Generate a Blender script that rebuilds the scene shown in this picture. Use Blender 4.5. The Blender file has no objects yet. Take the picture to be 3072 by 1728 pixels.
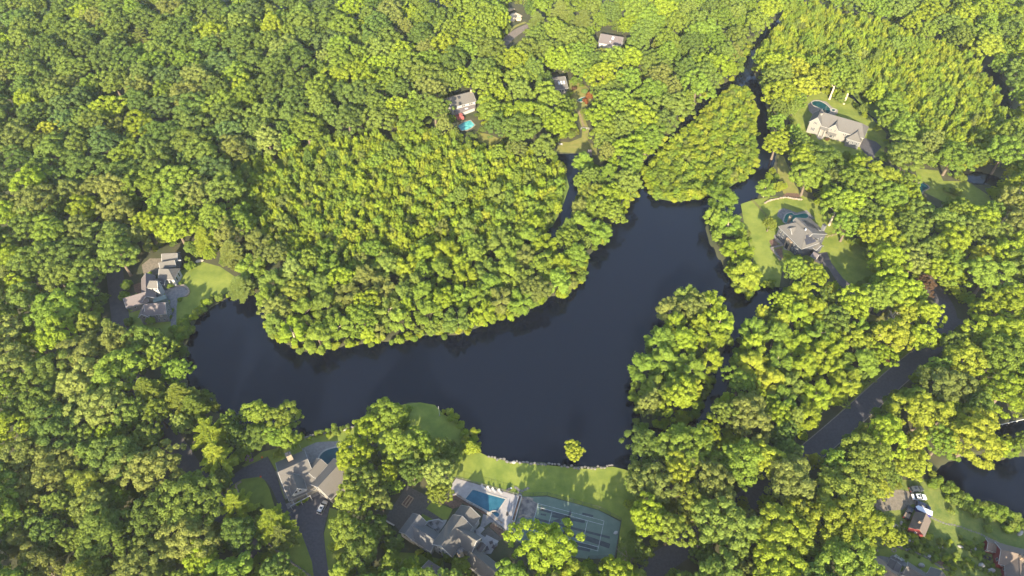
import bpy, bmesh, math, random, os
import numpy as np
from mathutils import Vector, Matrix, Quaternion
R = math.radians
scene = bpy.context.scene
COL = scene.collection
random.seed(7)

# ------------------------------------------------------------------ camera
CAM_H, PITCH, FPX, PW, PH = 215.0, R(48.0), 2075.0, 3072, 1728
cam_d = bpy.data.cameras.new('camera')
cam_d.sensor_width = 36.0
cam_d.lens = 36.0 * FPX / PW
cam_d.clip_start = 1.0
cam_d.clip_end = 20000.0
cam = bpy.data.objects.new('camera', cam_d)
COL.objects.link(cam)
cam.location = (0, 0, CAM_H)
cam.rotation_euler = (R(90) - PITCH, 0, 0)
scene.camera = cam

# ------------------------------------------------------------------ light
SUN_EL, SUN_AZ = R(25), R(9)            # sun low behind the drone, a little to its left
sdir = Vector((-math.sin(SUN_AZ) * math.cos(SUN_EL), -math.cos(SUN_AZ) * math.cos(SUN_EL), math.sin(SUN_EL)))
world = bpy.data.worlds.new('World')
scene.world = world
world.use_nodes = True
wn = world.node_tree
wn.nodes.clear()
sky = wn.nodes.new('ShaderNodeTexSky')
sky.sky_type = 'NISHITA'
sky.sun_disc = False
sky.sun_elevation = SUN_EL
sky.sun_rotation = R(180) + SUN_AZ
sky.altitude = 200
sky.air_density = 1.0
sky.dust_density = 1.5
sky.ozone_density = 1.0
wb = wn.nodes.new('ShaderNodeBackground')
wb.inputs['Strength'].default_value = 0.142
wo = wn.nodes.new('ShaderNodeOutputWorld')
wn.links.new(sky.outputs[0], wb.inputs['Color'])
wn.links.new(wb.outputs[0], wo.inputs['Surface'])
sun_d = bpy.data.lights.new('sun', 'SUN')
sun_d.energy = 4.6
sun_d.angle = R(0.6)
sun_d.color = (1.0, 0.87, 0.64)
sun = bpy.data.objects.new('sun', sun_d)
COL.objects.link(sun)
sun.rotation_euler = sdir.to_track_quat('Z', 'Y').to_euler()
sun.location = sdir * 600

vs = scene.view_settings
vs.view_transform = 'Standard'
vs.look = 'None'
vs.exposure = 2.2
vs.gamma = 1.0
vs.use_curve_mapping = False
scene.render.engine = 'CYCLES'
cy = scene.cycles
cy.max_bounces = 5
cy.diffuse_bounces = 3
cy.glossy_bounces = 2
cy.transmission_bounces = 3
cy.transparent_max_bounces = 4
cy.caustics_reflective = False
cy.caustics_refractive = False
cy.sample_clamp_indirect = 4.0
cy.use_denoising = True
cy.denoiser = 'OPENIMAGEDENOISE'
cy.denoising_input_passes = 'RGB_ALBEDO_NORMAL'
cy.denoising_prefilter = 'ACCURATE'
cy.use_adaptive_sampling = False

# ------------------------------------------------------------------ photo measurements -> ground
CP, SP = math.cos(PITCH), math.sin(PITCH)
def P(px, py, z=0.0):
    """The point at height z that was measured at pixel (px, py) of the 3072 x 1728 photograph."""
    u = (px - PW / 2) / FPX
    v = (PH / 2 - py) / FPX
    dx, dy, dz = u, CP + v * SP, -SP + v * CP
    t = (z - CAM_H) / dz
    return Vector((dx * t, dy * t, z))
def proj(x, y, z):
    """numpy: world -> photo pixel, depth"""
    dz = z - CAM_H
    d = y * CP - dz * SP
    vv = y * SP + dz * CP
    return PW / 2 + FPX * x / d, PH / 2 - FPX * vv / d, d
def V(pts, k=PW / 2576.0):
    return [(a * k, b * k) for a, b in pts]

# ------------------------------------------------------------------ tags and mesh helpers
def tag(o, label=None, cat=None, group=None, kind=None):
    if label: o['label'] = label
    if cat: o['category'] = cat
    if group: o['group'] = group
    if kind: o['kind'] = kind
    return o
def empty(name, loc=(0, 0, 0), rz=0.0, label=None, cat=None, group=None):
    o = bpy.data.objects.new(name, None)
    o.empty_display_size = 0.5
    COL.objects.link(o)
    o.location = loc
    o.rotation_euler = (0, 0, rz)
    return tag(o, label, cat, group)
def link(name, me, m=None, parent=None, loc=None):
    if m is not None and not me.materials:
        me.materials.append(m)
    o = bpy.data.objects.new(name, me)
    COL.objects.link(o)
    if parent is not None:
        o.parent = parent
    if loc is not None:
        o.location = loc
    return o
def copy_tree(o, parent=None):
    c = o.copy()
    COL.objects.link(c)
    c.parent = parent
    for ch in list(o.children):
        copy_tree(ch, c)
    return c
class MB:
    """collects shapes, builds ONE mesh object"""
    def __init__(self):
        self.v, self.f = [], []
    def face(self, pts):
        n = len(self.v)
        self.v += [tuple(p) for p in pts]
        self.f.append(tuple(range(n, n + len(pts))))
        return self
    def prism(self, poly, z0, z1):
        """poly: list of (x, y) any winding"""
        a = sum(poly[i][0] * poly[(i + 1) % len(poly)][1] - poly[(i + 1) % len(poly)][0] * poly[i][1] for i in range(len(poly)))
        if a < 0: poly = poly[::-1]
        n = len(self.v); k = len(poly)
        self.v += [(p[0], p[1], z0) for p in poly] + [(p[0], p[1], z1) for p in poly]
        self.f.append(tuple(range(n + k - 1, n - 1, -1)))
        self.f.append(tuple(range(n + k, n + 2 * k)))
        for i in range(k):
            j = (i + 1) % k
            self.f.append((n + i, n + j, n + k + j, n + k + i))
        return self
    def box(self, c, s, rz=0.0, M=None):
        n = len(self.v)
        ca, sa = math.cos(rz), math.sin(rz)
        for dz in (-.5, .5):
            for dx, dy in ((-.5, -.5), (.5, -.5), (.5, .5), (-.5, .5)):
                x, y, z = dx * s[0], dy * s[1], dz * s[2]
                p = Vector((c[0] + ca * x - sa * y, c[1] + sa * x + ca * y, c[2] + z))
                self.v.append(tuple(M @ p if M else p))
        for q in ((3, 2, 1, 0), (4, 5, 6, 7), (0, 1, 5, 4), (1, 2, 6, 5), (2, 3, 7, 6), (3, 0, 4, 7)):
            self.f.append(tuple(n + i for i in q))
        return self
    def tube(self, pts, rad, k=6, cap=True):
        """tapered tube through pts with radii rad (list or number)"""
        pts = [Vector(p) for p in pts]
        if not isinstance(rad, (list, tuple)): rad = [rad] * len(pts)
        n0 = len(self.v)
        for i, p in enumerate(pts):
            d = (pts[min(i + 1, len(pts) - 1)] - pts[max(i - 1, 0)])
            d = d.normalized() if d.length > 1e-6 else Vector((0, 0, 1))
            a = d.orthogonal().normalized(); b = d.cross(a)
            for j in range(k):
                t = 2 * math.pi * j / k
                self.v.append(tuple(p + (a * math.cos(t) + b * math.sin(t)) * rad[i]))
        for i in range(len(pts) - 1):
            for j in range(k):
                a0 = n0 + i * k + j; a1 = n0 + i * k + (j + 1) % k
                self.f.append((a0, a1, a1 + k, a0 + k))
        if cap:
            self.f.append(tuple(n0 + j for j in range(k - 1, -1, -1)))
            m = n0 + (len(pts) - 1) * k
            self.f.append(tuple(m + j for j in range(k)))
        return self
    def slab(self, quad, t):
        """a sloping board: quad is the upper face (counter-clockwise from above), t its thickness downwards"""
        q = [Vector(p) for p in quad]
        n = (q[1] - q[0]).cross(q[2] - q[0]).normalized()
        if n.z < 0: q = q[::-1]; n = -n
        k = len(q); m = len(self.v)
        self.v += [tuple(p) for p in q] + [tuple(p - n * t) for p in q]
        self.f.append(tuple(range(m, m + k)))
        self.f.append(tuple(range(m + 2 * k - 1, m + k - 1, -1)))
        for i in range(k):
            j = (i + 1) % k
            self.f.append((m + i, m + k + i, m + k + j, m + j))
        return self
    def mesh(self, name, m=None, smooth=False):
        me = bpy.data.meshes.new(name)
        me.from_pydata(self.v, [], self.f)
        if smooth:
            me.polygons.foreach_set('use_smooth', [True] * len(me.polygons))
        if m is not None: me.materials.append(m)
        me.update()
        return me
    def build(self, name, m, parent=None, smooth=False, origin=None):
        if origin is not None:
            self.v = [(x - origin[0], y - origin[1], z - origin[2]) for x, y, z in self.v]
        elif parent is not None:
            l = parent.matrix_basis.inverted()
            self.v = [tuple(l @ Vector(p)) for p in self.v]
        me = self.mesh(name, m, smooth)
        return link(name, me, None, parent, origin)
def fast_mesh(name, verts, quads, m=None):
    me = bpy.data.meshes.new(name)
    nv, nf = len(verts), len(quads)
    me.vertices.add(nv)
    me.vertices.foreach_set('co', np.asarray(verts, np.float32).ravel())
    me.loops.add(nf * 4)
    me.loops.foreach_set('vertex_index', np.asarray(quads, np.int32).ravel())
    me.polygons.add(nf)
    me.polygons.foreach_set('loop_start', np.arange(0, nf * 4, 4, dtype=np.int32))
    me.polygons.foreach_set('loop_total', np.full(nf, 4, np.int32))
    me.update(calc_edges=True)
    if m is not None: me.materials.append(m)
    return me

# ------------------------------------------------------------------ materials
def newmat(name):
    m = bpy.data.materials.new(name)
    m.use_nodes = True
    nt = m.node_tree
    nt.nodes.clear()
    out = nt.nodes.new('ShaderNodeOutputMaterial')
    return m, nt, out
def mat(name, c, rough=0.7, var=0.15, scale=3.0, c2=None, bump=0.0, bscale=20.0, metal=0.0, spec=0.3, detail=5.0, lo=0.35, hi=0.65):
    """principled surface whose colour wanders between two tones by world-space noise"""
    m, nt, out = newmat(name)
    b = nt.nodes.new('ShaderNodeBsdfPrincipled')
    b.inputs['Roughness'].default_value = rough
    b.inputs['Metallic'].default_value = metal
    b.inputs['Specular IOR Level'].default_value = spec
    geo = nt.nodes.new('ShaderNodeNewGeometry')
    nz = nt.nodes.new('ShaderNodeTexNoise')
    nz.inputs['Scale'].default_value = scale
    nz.inputs['Detail'].default_value = detail
    nz.inputs['Roughness'].default_value = 0.65
    nt.links.new(geo.outputs['Position'], nz.inputs['Vector'])
    rp = nt.nodes.new('ShaderNodeValToRGB')
    rp.color_ramp.elements[0].position = lo
    rp.color_ramp.elements[1].position = hi
    a = [x * (1 - var) for x in c] if c2 is None else list(c)
    e = [min(1, x * (1 + var)) for x in c] if c2 is None else list(c2)
    rp.color_ramp.elements[0].color = (*a[:3], 1)
    rp.color_ramp.elements[1].color = (*e[:3], 1)
    nt.links.new(nz.outputs['Fac'], rp.inputs['Fac'])
    nt.links.new(rp.outputs['Color'], b.inputs['Base Color'])
    if bump > 0:
        n2 = nt.nodes.new('ShaderNodeTexNoise')
        n2.inputs['Scale'].default_value = bscale
        n2.inputs['Detail'].default_value = 4
        nt.links.new(geo.outputs['Position'], n2.inputs['Vector'])
        bp = nt.nodes.new('ShaderNodeBump')
        bp.inputs['Strength'].default_value = bump
        bp.inputs['Distance'].default_value = 0.3
        nt.links.new(n2.outputs['Fac'], bp.inputs['Height'])
        nt.links.new(bp.outputs['Normal'], b.inputs['Normal'])
    nt.links.new(b.outputs[0], out.inputs['Surface'])
    return m
def leaf_mat(name, trans=0.5, base=None, hue=0.01):
    """leaves: the crown's own colour (object colour), varied from tree to tree and from clump to clump"""
    m, nt, out = newmat(name)
    oi = nt.nodes.new('ShaderNodeObjectInfo')
    geo = nt.nodes.new('ShaderNodeNewGeometry')
    nz = nt.nodes.new('ShaderNodeTexNoise')
    nz.inputs['Scale'].default_value = 0.55
    nz.inputs['Detail'].default_value = 6
    nz.inputs['Roughness'].default_value = 0.7
    nt.links.new(geo.outputs['Position'], nz.inputs['Vector'])
    hs = nt.nodes.new('ShaderNodeHueSaturation')
    mr = nt.nodes.new('ShaderNodeMapRange')
    mr.inputs['To Min'].default_value = 0.5 - hue
    mr.inputs['To Max'].default_value = 0.5 + hue
    nt.links.new(oi.outputs['Random'], mr.inputs['Value'])
    nt.links.new(mr.outputs['Result'], hs.inputs['Hue'])
    mv = nt.nodes.new('ShaderNodeMapRange')
    mv.inputs['From Min'].default_value = 0.3
    mv.inputs['From Max'].default_value = 0.7
    mv.inputs['To Min'].default_value = 0.84
    mv.inputs['To Max'].default_value = 1.16
    nt.links.new(nz.outputs['Fac'], mv.inputs['Value'])
    nt.links.new(mv.outputs['Result'], hs.inputs['Value'])
    at = nt.nodes.new('ShaderNodeAttribute')
    at.attribute_type = 'INSTANCER'
    at.attribute_name = 'tint'
    nt.links.new(at.outputs['Color'], hs.inputs['Color'])
    d = nt.nodes.new('ShaderNodeBsdfDiffuse')
    t = nt.nodes.new('ShaderNodeBsdfTranslucent')
    mx = nt.nodes.new('ShaderNodeMixShader')
    mx.inputs['Fac'].default_value = trans
    nt.links.new(hs.outputs['Color'], d.inputs['Color'])
    nt.links.new(hs.outputs['Color'], t.inputs['Color'])
    nt.links.new(d.outputs[0], mx.inputs[1])
    nt.links.new(t.outputs[0], mx.inputs[2])
    nt.links.new(mx.outputs[0], out.inputs['Surface'])
    return m
LEAF = leaf_mat('leaves')
BARK = mat('bark', (0.11, 0.085, 0.06), 0.9, 0.3, 4)
BARK_PALE = mat('pale_bark', (0.3, 0.25, 0.18), 0.9, 0.25, 4)
# ================================================================== the setting: where water, marsh, lawns and roads lie (measured in the photograph)
WATER_MAIN = V([(470,930),(474,850),(500,798),(530,776),(570,750),(600,736),(640,738),(662,760),(665,800),(690,850),(745,880),(800,882),(880,868),(930,862),(985,858),(1035,855),(1060,840),(1130,845),(1180,835),(1230,806),(1290,792),(1330,782),(1370,750),(1430,740),(1460,700),(1470,660),(1515,605),(1530,575),(1570,535),(1598,490),(1604,440),
  (1612,415),(1640,385),(1700,320),(1740,275),(1790,225),(1850,195),(1868,165),(1880,130),(1900,95),(1945,55),(1990,30),(2010,27),(1960,65),(1922,105),(1903,140),(1888,175),(1905,200),(1925,250),(1935,320),(1952,380),(1945,420),(1920,455),(1905,500),(1860,540),(1800,555),(1775,565),(1790,620),(1825,680),(1850,725),(1870,745),(1905,716),(1965,722),(1990,760),(1890,800),(1850,880),(1840,940),(1815,1010),(1800,1090),(1740,1130),(1640,1150),(1560,1185),(1530,1172),(1440,1170),(1350,1162),(1290,1158),(1240,1148),(1200,1135),(1195,1105),(1165,1075),(1115,1045),(1095,1025),(1040,1010),(1000,1015),(950,1060),(900,1075),(840,1088),(780,1095),(700,1105),(620,1090),(560,1050),(520,1000),(480,975)])
HOLE_SHRUB = V([(1619,440),(1642,498),(1700,508),(1760,500),(1830,474),(1890,436),(1903,400),(1900,300),(1886,232),(1850,222),(1800,250),(1750,300),(1680,370),(1642,405)])
HOLE_TREES = V([(1685,772),(1760,762),(1825,800),(1830,860),(1792,950),(1758,1030),(1720,1070),(1612,1075),(1596,1000),(1606,930),(1664,860)])
WATER_COVE = V([(1388,385),(1490,388),(1484,412),(1462,440),(1455,480),(1448,520),(1420,580),(1370,615),(1365,595),(1400,555),(1412,520),(1420,470),(1425,420)])
WATER_EAST = [(2955,190),(2985,205),(3015,250),(3038,300),(3020,350),(3050,420),(3080,440),(3080,470),(3020,420),(2990,370),(3005,300),(2985,250),(2950,210)]
WATER_POND_NE = [(2895,520),(2930,515),(2960,520),(3000,530),(3015,550),(2990,560),(2965,550),(2930,552),(2908,545)]
WATER_BEHIND = [(2545,262),(2580,270),(2590,300),(2630,320),(2655,360),(2640,375),(2615,362),(2595,330),(2565,312),(2550,290)]
WATER_SE = [(2806,1432),(2822,1402),(2846,1384),(2890,1372),(2940,1362),(2985,1380),(3040,1372),(3110,1372),(3120,1565),(3050,1550),(2985,1540),(2930,1517),(2880,1490),(2840,1470)]
WATER_EDGE = [(2975,1278),(3030,1266),(3110,1252),(3110,1312),(3020,1322),(2985,1305)]
WATER_STREAM = [(2240,1440),(2295,1425),(2300,1505),(2262,1530),(2240,1500)]
WATERS = [(WATER_MAIN, [HOLE_SHRUB, HOLE_TREES], 'pond'), (WATER_COVE, [], 'cove'), (WATER_EAST, [], 'brook'), (WATER_POND_NE, [], 'pond'), (WATER_BEHIND, [], 'pond'), (WATER_SE, [], 'pond'), (WATER_EDGE, [], 'pond'), (WATER_STREAM, [], 'stream')]

# what the photograph leaves open to view (nothing tall may stand in front of it)
SEEN_WATER = V([(478,900),(476,850),(500,800),(530,778),(570,752),(600,738),(630,742),(650,760),(648,800),(668,858),(740,893),(800,895),(880,882),(930,878),(985,872),(1035,872),(1060,852),(1130,862),(1180,850),(1230,820),(1290,808),(1330,800),(1370,765),(1440,757),(1470,712),(1480,670),(1525,620),(1540,585),(1580,545),(1605,500),(1612,470),(1615,440),(1620,480),(1640,500),(1700,512),(1765,502),(1768,545),(1790,600),(1830,660),(1825,690),(1862,725),(1870,738),(1900,716),(1962,722),(1965,738),(1885,765),(1842,850),(1832,920),(1805,985),(1790,1058),(1745,1035),(1808,930),(1852,800),(1857,760),(1800,715),(1735,700),(1720,680),(1665,690),(1660,740),(1640,830),(1578,890),(1568,950),(1585,1020),(1560,1060),(1522,1070),(1518,1100),(1520,1160),(1480,1158),(1440,1112),(1415,1120),(1410,1150),(1350,1155),(1290,1152),(1240,1140),(1198,1125),(1195,1095),(1165,1065),(1115,1035),(1100,1015),(1010,1000),(960,1005),(900,1065),(840,1078),(785,1085),(782,1050),(750,1005),(680,1010),(650,995),(620,995),(580,1025),(575,960),(520,955),(480,945)])
SEEN = [SEEN_WATER,
  V([(1612,415),(1640,385),(1700,320),(1740,275),(1790,225),(1850,195),(1868,165),(1880,130),(1900,95),(1945,55),(1975,38),(1950,68),(1915,105),(1895,145),(1885,185),(1905,205),(1920,260),(1915,330),(1950,388),(1945,400),(1910,430),(1908,400),(1905,300),(1890,220),(1840,212),(1760,280),(1640,398)]),
  V([(1882,470),(1895,455),(1893,490),(1880,488)]),
  V([(1400,388),(1485,390),(1480,402),(1455,425),(1442,452),(1443,500),(1425,540),(1400,582),(1385,588),(1380,575),(1410,535),(1420,490),(1440,470),(1425,415)]),
  [(385,905),(400,850),(430,825),(420,790),(455,770),(500,748),(540,760),(548,800),(600,775),(615,790),(660,800),(700,830),(690,870),(650,895),(605,930),(575,960),(560,1000),(535,1040),(515,1035),(512,985),(500,968),(440,962),(412,972),(400,950),(375,930)],
  [(330,800),(352,820),(365,900),(372,958),(350,958),(335,900),(324,830)],
  [(492,1272),(540,1330),(590,1402),(565,1425),(535,1365),(505,1305)],
  [(720,1420),(740,1385),(805,1368),(830,1395),(845,1375),(890,1348),(895,1325),(960,1305),(1015,1292),(1068,1282),(1062,1305),(1025,1325),(1008,1350),(1012,1420),(1000,1490),(990,1520),(985,1560),(970,1600),(978,1660),(985,1728),(945,1728),(935,1690),(905,1600),(860,1560),(820,1540),(780,1500),(750,1450),(700,1438)],
  [(840,1630),(900,1610),(950,1660),(965,1728),(900,1728),(850,1680)],
  [(1162,1550),(1190,1500),(1218,1462),(1255,1480),(1290,1510),(1345,1500),(1360,1440),(1400,1400),(1385,1365),(1420,1362),(1500,1385),(1700,1395),(1860,1410),(1872,1540),(1862,1580),(1855,1660),(1760,1660),(1690,1625),(1650,1575),(1600,1575),(1560,1600),(1500,1640),(1480,1690),(1440,1728),(1395,1728),(1330,1690),(1290,1690),(1230,1640),(1190,1590)],
  [(1240,1218),(1300,1212),(1330,1242),(1358,1262),(1340,1300),(1290,1290),(1262,1262)],
  [(1345,310),(1415,272),(1430,302),(1425,330),(1400,345),(1425,365),(1430,385),(1395,392),(1380,372),(1372,350),(1362,340)],
  [(1442,408),(1500,418),(1475,430),(1450,425)],
  [(1797,100),(1872,112),(1868,134),(1800,130)],
  [(1672,230),(1698,228),(1704,268),(1690,275),(1678,250)],
  [(1722,270),(1776,278),(1772,310),(1745,320),(1735,300)],
  [(1732,330),(1752,375),(1768,388),(1765,440),(1785,466),(1740,462),(1670,456),(1680,428),(1735,418),(1745,400)],
  [(1512,128),(1545,82),(1575,78),(1562,108),(1528,124)],
  [(1526,26),(1562,32),(1570,66),(1540,72)],
  [(2395,350),(2430,300),(2470,288),(2530,325),(2560,325),(2600,375),(2640,412),(2622,478),(2605,445),(2560,452),(2500,425),(2440,418),(2415,390)],
  [(2340,468),(2352,480),(2372,540),(2385,565),(2350,535),(2338,500)],
  [(2555,275),(2578,290),(2575,300),(2558,300)], [(2612,330),(2640,345),(2628,368),(2612,360)],
  [(2255,620),(2300,598),(2330,605),(2400,590),(2420,602),(2440,620),(2470,635),(2500,690),(2505,720),(2480,735),(2490,760),(2495,800),(2470,780),(2420,752),(2360,755),(2345,770),(2330,850),(2295,850),(2275,800),(2275,740),(2262,690),(2235,640)],
  [(2488,770),(2535,850),(2522,855),(2490,810)], [(2510,740),(2560,745),(2600,810),(2560,845),(2530,830)],
  [(2610,912),(2655,922),(2650,935),(2640,960),(2612,950)],
  [(2755,512),(2808,518),(2815,540),(2905,545),(2960,590),(2930,620),(2900,580),(2850,580),(2820,610),(2795,605),(2760,560)], [(2905,522),(2950,528),(3000,540),(2985,552),(2930,548)],
  [(2950,195),(2985,215),(3010,260),(2990,250)],[(3015,260),(3032,290),(3010,315)],
  [(2632,1522),(2680,1490),(2715,1462),(2760,1450),(2805,1455),(2835,1478),(2900,1510),(3000,1560),(3072,1570),(3072,1728),(2660,1728),(2600,1668),(2640,1640),(2690,1655),(2705,1610),(2660,1560),(2640,1545)],
  [(2815,1432),(2828,1402),(2850,1385),(2890,1378),(2930,1390),(2960,1405),(3000,1405),(3072,1400),(3072,1560),(2985,1545),(2930,1520),(2880,1495),(2840,1475)],
  [(2395,1350),(2500,1260),(2625,1150),(2735,1050),(2775,1050),(2800,1060),(2735,1112),(2640,1200),(2490,1350)],
  [(2800,870),(2812,862),(2905,945),(2870,975),(2822,985),(2815,950)],
  [(1935,1700),(2040,1632),(2048,1655),(1965,1725)],
  [(2995,1278),(3060,1266),(3072,1285),(3000,1296)],
  [(2248,1465),(2275,1450),(2270,1500),(2255,1505)]]
MARSH_MAIN = V([(575,470),(620,430),(700,400),(800,372),(900,352),(1100,345),(1200,380),(1330,415),(1420,425),(1432,470),(1415,520),(1390,570),(1330,605),(1200,640),(1000,690),(900,700),(800,690),(700,650),(640,590),(585,520)])
MARSH_NE = V([(1905,125),(1950,70),(2020,30),(2150,60),(2350,125),(2480,190),(2500,250),(2515,310),(2540,335),(2490,395),(2420,435),(2330,400),(2250,330),(2190,290),(2110,200),(2000,195),(1915,185)])
MARSH_E = V([(1890,770),(1960,745),(2060,770),(2130,850),(2180,930),(2140,1000),(2060,1060),(1960,1100),(1860,1085),(1800,1060),(1840,940)])
MARSH_SW = V([(2020,1120),(1990,1140),(1900,1090),(1830,1080)])

# rasters over the photo plane (4 px cells, with a margin) to look the ground up quickly
RX0, RY0, RS = -400, -200, 4
RW, RH = (3872) // RS, (2500) // RS
gx, gy = np.meshgrid(RX0 + (np.arange(RW) + .5) * RS, RY0 + (np.arange(RH) + .5) * RS)
def inpoly(X, Y, poly):
    r = np.zeros(X.shape, bool)
    n = len(poly)
    for i in range(n):
        x1, y1 = poly[i]; x2, y2 = poly[(i + 1) % n]
        if y1 == y2: continue
        c = (Y >= min(y1, y2)) & (Y < max(y1, y2))
        if not c.any(): continue
        r ^= c & (X < (x2 - x1) * (Y - y1) / (y2 - y1) + x1)
    return r
r_seen = np.zeros(gx.shape, bool)
for p_ in SEEN: r_seen |= inpoly(gx, gy, p_)
def in_water(X, Y):
    w = np.zeros(X.shape, bool)
    for poly, holes, _ in WATERS:
        a = inpoly(X, Y, poly)
        for h in holes: a &= ~inpoly(X, Y, h)
        w |= a
    return w
r_water = in_water(gx, gy)
def rl(r, px, py):
    i = np.clip(((py - RY0) / RS).astype(int), 0, RH - 1)
    j = np.clip(((px - RX0) / RS).astype(int), 0, RW - 1)
    return r[i, j]

# ------------------------------------------------------------------ terrain: one sheet to the horizon, banks dipping under the water
WATER_Z = -0.35
GRES = 1.6
xs = np.arange(-430, 430.01, GRES); ys = np.arange(35, 520.01, GRES)
# coarse skirt so that the sheet reaches the horizon
xs = np.concatenate([[-6000, -3000, -1500, -900, -600], xs, [600, 900, 1500, 3000, 6000]])
ys = np.concatenate([[-4000, -1500, -500, -100], ys, [700, 1000, 1600, 3000, 6000, 9000]])
TX, TY = np.meshgrid(xs, ys)
tpx, tpy, tdep = proj(TX, TY, np.zeros_like(TX))
wmask = in_water(tpx, tpy) & (tdep > 10)
wf = wmask.astype(float)
for _ in range(2):
    k = wf.copy()
    k[1:-1, 1:-1] = (wf[1:-1, 1:-1] * 2 + wf[:-2, 1:-1] + wf[2:, 1:-1] + wf[1:-1, :-2] + wf[1:-1, 2:]) / 6
    wf = k
TZ = -1.25 * np.clip((wf - 0.28) / 0.6, 0, 1)
me = fast_mesh('ground', np.stack([TX, TY, TZ], -1).reshape(-1, 3),
   (lambda a: np.stack([a[:-1, :-1], a[:-1, 1:], a[1:, 1:], a[1:, :-1]], -1).reshape(-1, 4))(np.arange(TX.size).reshape(TX.shape)))
me.polygons.foreach_set('use_smooth', [True] * len(me.polygons))
GROUND = mat('forest_floor', (0.03, 0.038, 0.014), 0.95, c2=(0.055, 0.05, 0.025), scale=0.12, bump=0.4, bscale=3, detail=8)
tag(link('ground', me, GROUND), 'dark leaf-littered forest ground sloping to the ponds', kind='structure')

def water_mat():
    m, nt, out = newmat('pond_water')
    b = nt.nodes.new('ShaderNodeBsdfPrincipled')
    b.inputs['Base Color'].default_value = (0.002, 0.003, 0.0065, 1)
    b.inputs['Roughness'].default_value = 0.12
    b.inputs['IOR'].default_value = 1.33
    b.inputs['Specular IOR Level'].default_value = 0.5
    geo = nt.nodes.new('ShaderNodeNewGeometry')
    n = nt.nodes.new('ShaderNodeTexNoise')
    n.inputs['Scale'].default_value = 1.4
    n.inputs['Detail'].default_value = 5
    nt.links.new(geo.outputs['Position'], n.inputs['Vector'])
    n2 = nt.nodes.new('ShaderNodeTexNoise')            # slicks of pollen and calm patches
    n2.inputs['Scale'].default_value = 0.02
    n2.inputs['Detail'].default_value = 4
    n2.inputs['Distortion'].default_value = 1.5
    nt.links.new(geo.outputs['Position'], n2.inputs['Vector'])
    mr = nt.nodes.new('ShaderNodeMapRange')
    mr.inputs['From Min'].default_value = .35; mr.inputs['From Max'].default_value = .7
    mr.inputs['To Min'].default_value = .08; mr.inputs['To Max'].default_value = .26
    nt.links.new(n2.outputs['Fac'], mr.inputs['Value'])
    nt.links.new(mr.outputs['Result'], b.inputs['Roughness'])
    bp = nt.nodes.new('ShaderNodeBump')
    bp.inputs['Strength'].default_value = 0.12
    bp.inputs['Distance'].default_value = 0.05
    nt.links.new(n.outputs['Fac'], bp.inputs['Height'])
    nt.links.new(bp.outputs['Normal'], b.inputs['Normal'])
    nt.links.new(b.outputs[0], out.inputs['Surface'])
    return m
WATER = water_mat()
def grid_sheet(name, mask, z, m):
    """sheet over the terrain cells that the mask touches"""
    a = np.arange(TX.size).reshape(TX.shape)
    mm = mask.copy()
    for _ in range(3):
        k = mm.copy(); k[1:] |= mm[:-1]; k[:-1] |= mm[1:]; k[:, 1:] |= mm[:, :-1]; k[:, :-1] |= mm[:, 1:]; mm = k
    c = mm[:-1, :-1] | mm[1:, 1:]
    q = np.stack([a[:-1, :-1][c], a[:-1, 1:][c], a[1:, 1:][c], a[1:, :-1][c]], -1)
    if not len(q): return None
    u, inv = np.unique(q.ravel(), return_inverse=True)
    vv = np.stack([TX.ravel()[u], TY.ravel()[u], np.full(len(u), z)], -1)
    return link(name, fast_mesh(name, vv, inv.reshape(-1, 4)), m)
WLAB = ['wide dark pond winding through the woods', 'narrow dark cove behind the wooded spit', 'dark brook at the far right edge of the marsh', 'small dark pond behind the shaded lawn at right', 'small dark pond behind the beige gabled house', 'dark pond with a pale rim by the red shed', 'patch of dark water under the white rail at right edge', 'dark stream bend under the trees beside the lower road']
for i_, (poly, holes, nm) in enumerate(WATERS):
    a = inpoly(tpx, tpy, poly) & (tdep > 10)
    for h in holes: a &= ~inpoly(tpx, tpy, h)
    o = grid_sheet(nm + '_water', a, WATER_Z - 0.002 * i_, WATER)
    if o: tag(o, WLAB[i_], kind='structure')
# ================================================================== plants: one set of shapes per kind, then placed one by one
def unit(a): return a / np.maximum(np.linalg.norm(a, axis=-1, keepdims=True), 1e-9)
def leaf_quads(c, n, size, rng, aspect=1.0, along=None):
    """c centres, n normals -> little four-cornered leaf sprays"""
    k = len(c)
    n = unit(n)
    t = rng.normal(size=(k, 3)) if along is None else along + rng.normal(size=(k, 3)) * 0.25
    t = unit(t - (t * n).sum(1, keepdims=True) * n)
    b = np.cross(n, t)
    s = (size * rng.uniform(0.65, 1.35, k))[:, None]
    a = aspect
    j = lambda: rng.uniform(0.75, 1.25, (k, 1))
    bend = n * s * 0.18
    v = np.stack([c - t * s * a * j() - bend, c - b * s * j() + bend * .5, c + t * s * a * j() - bend, c + b * s * j() + bend * .5], 1).reshape(-1, 3)
    return v, np.arange(k * 4).reshape(-1, 4)
def merge(parts):
    vs_, qs, n = [], [], 0
    for v, q in parts:
        vs_.append(v); qs.append(q + n); n += len(v)
    return np.concatenate(vs_), np.concatenate(qs)
def sphere_dirs(k, rng):
    return unit(rng.normal(size=(k, 3)))
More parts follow.
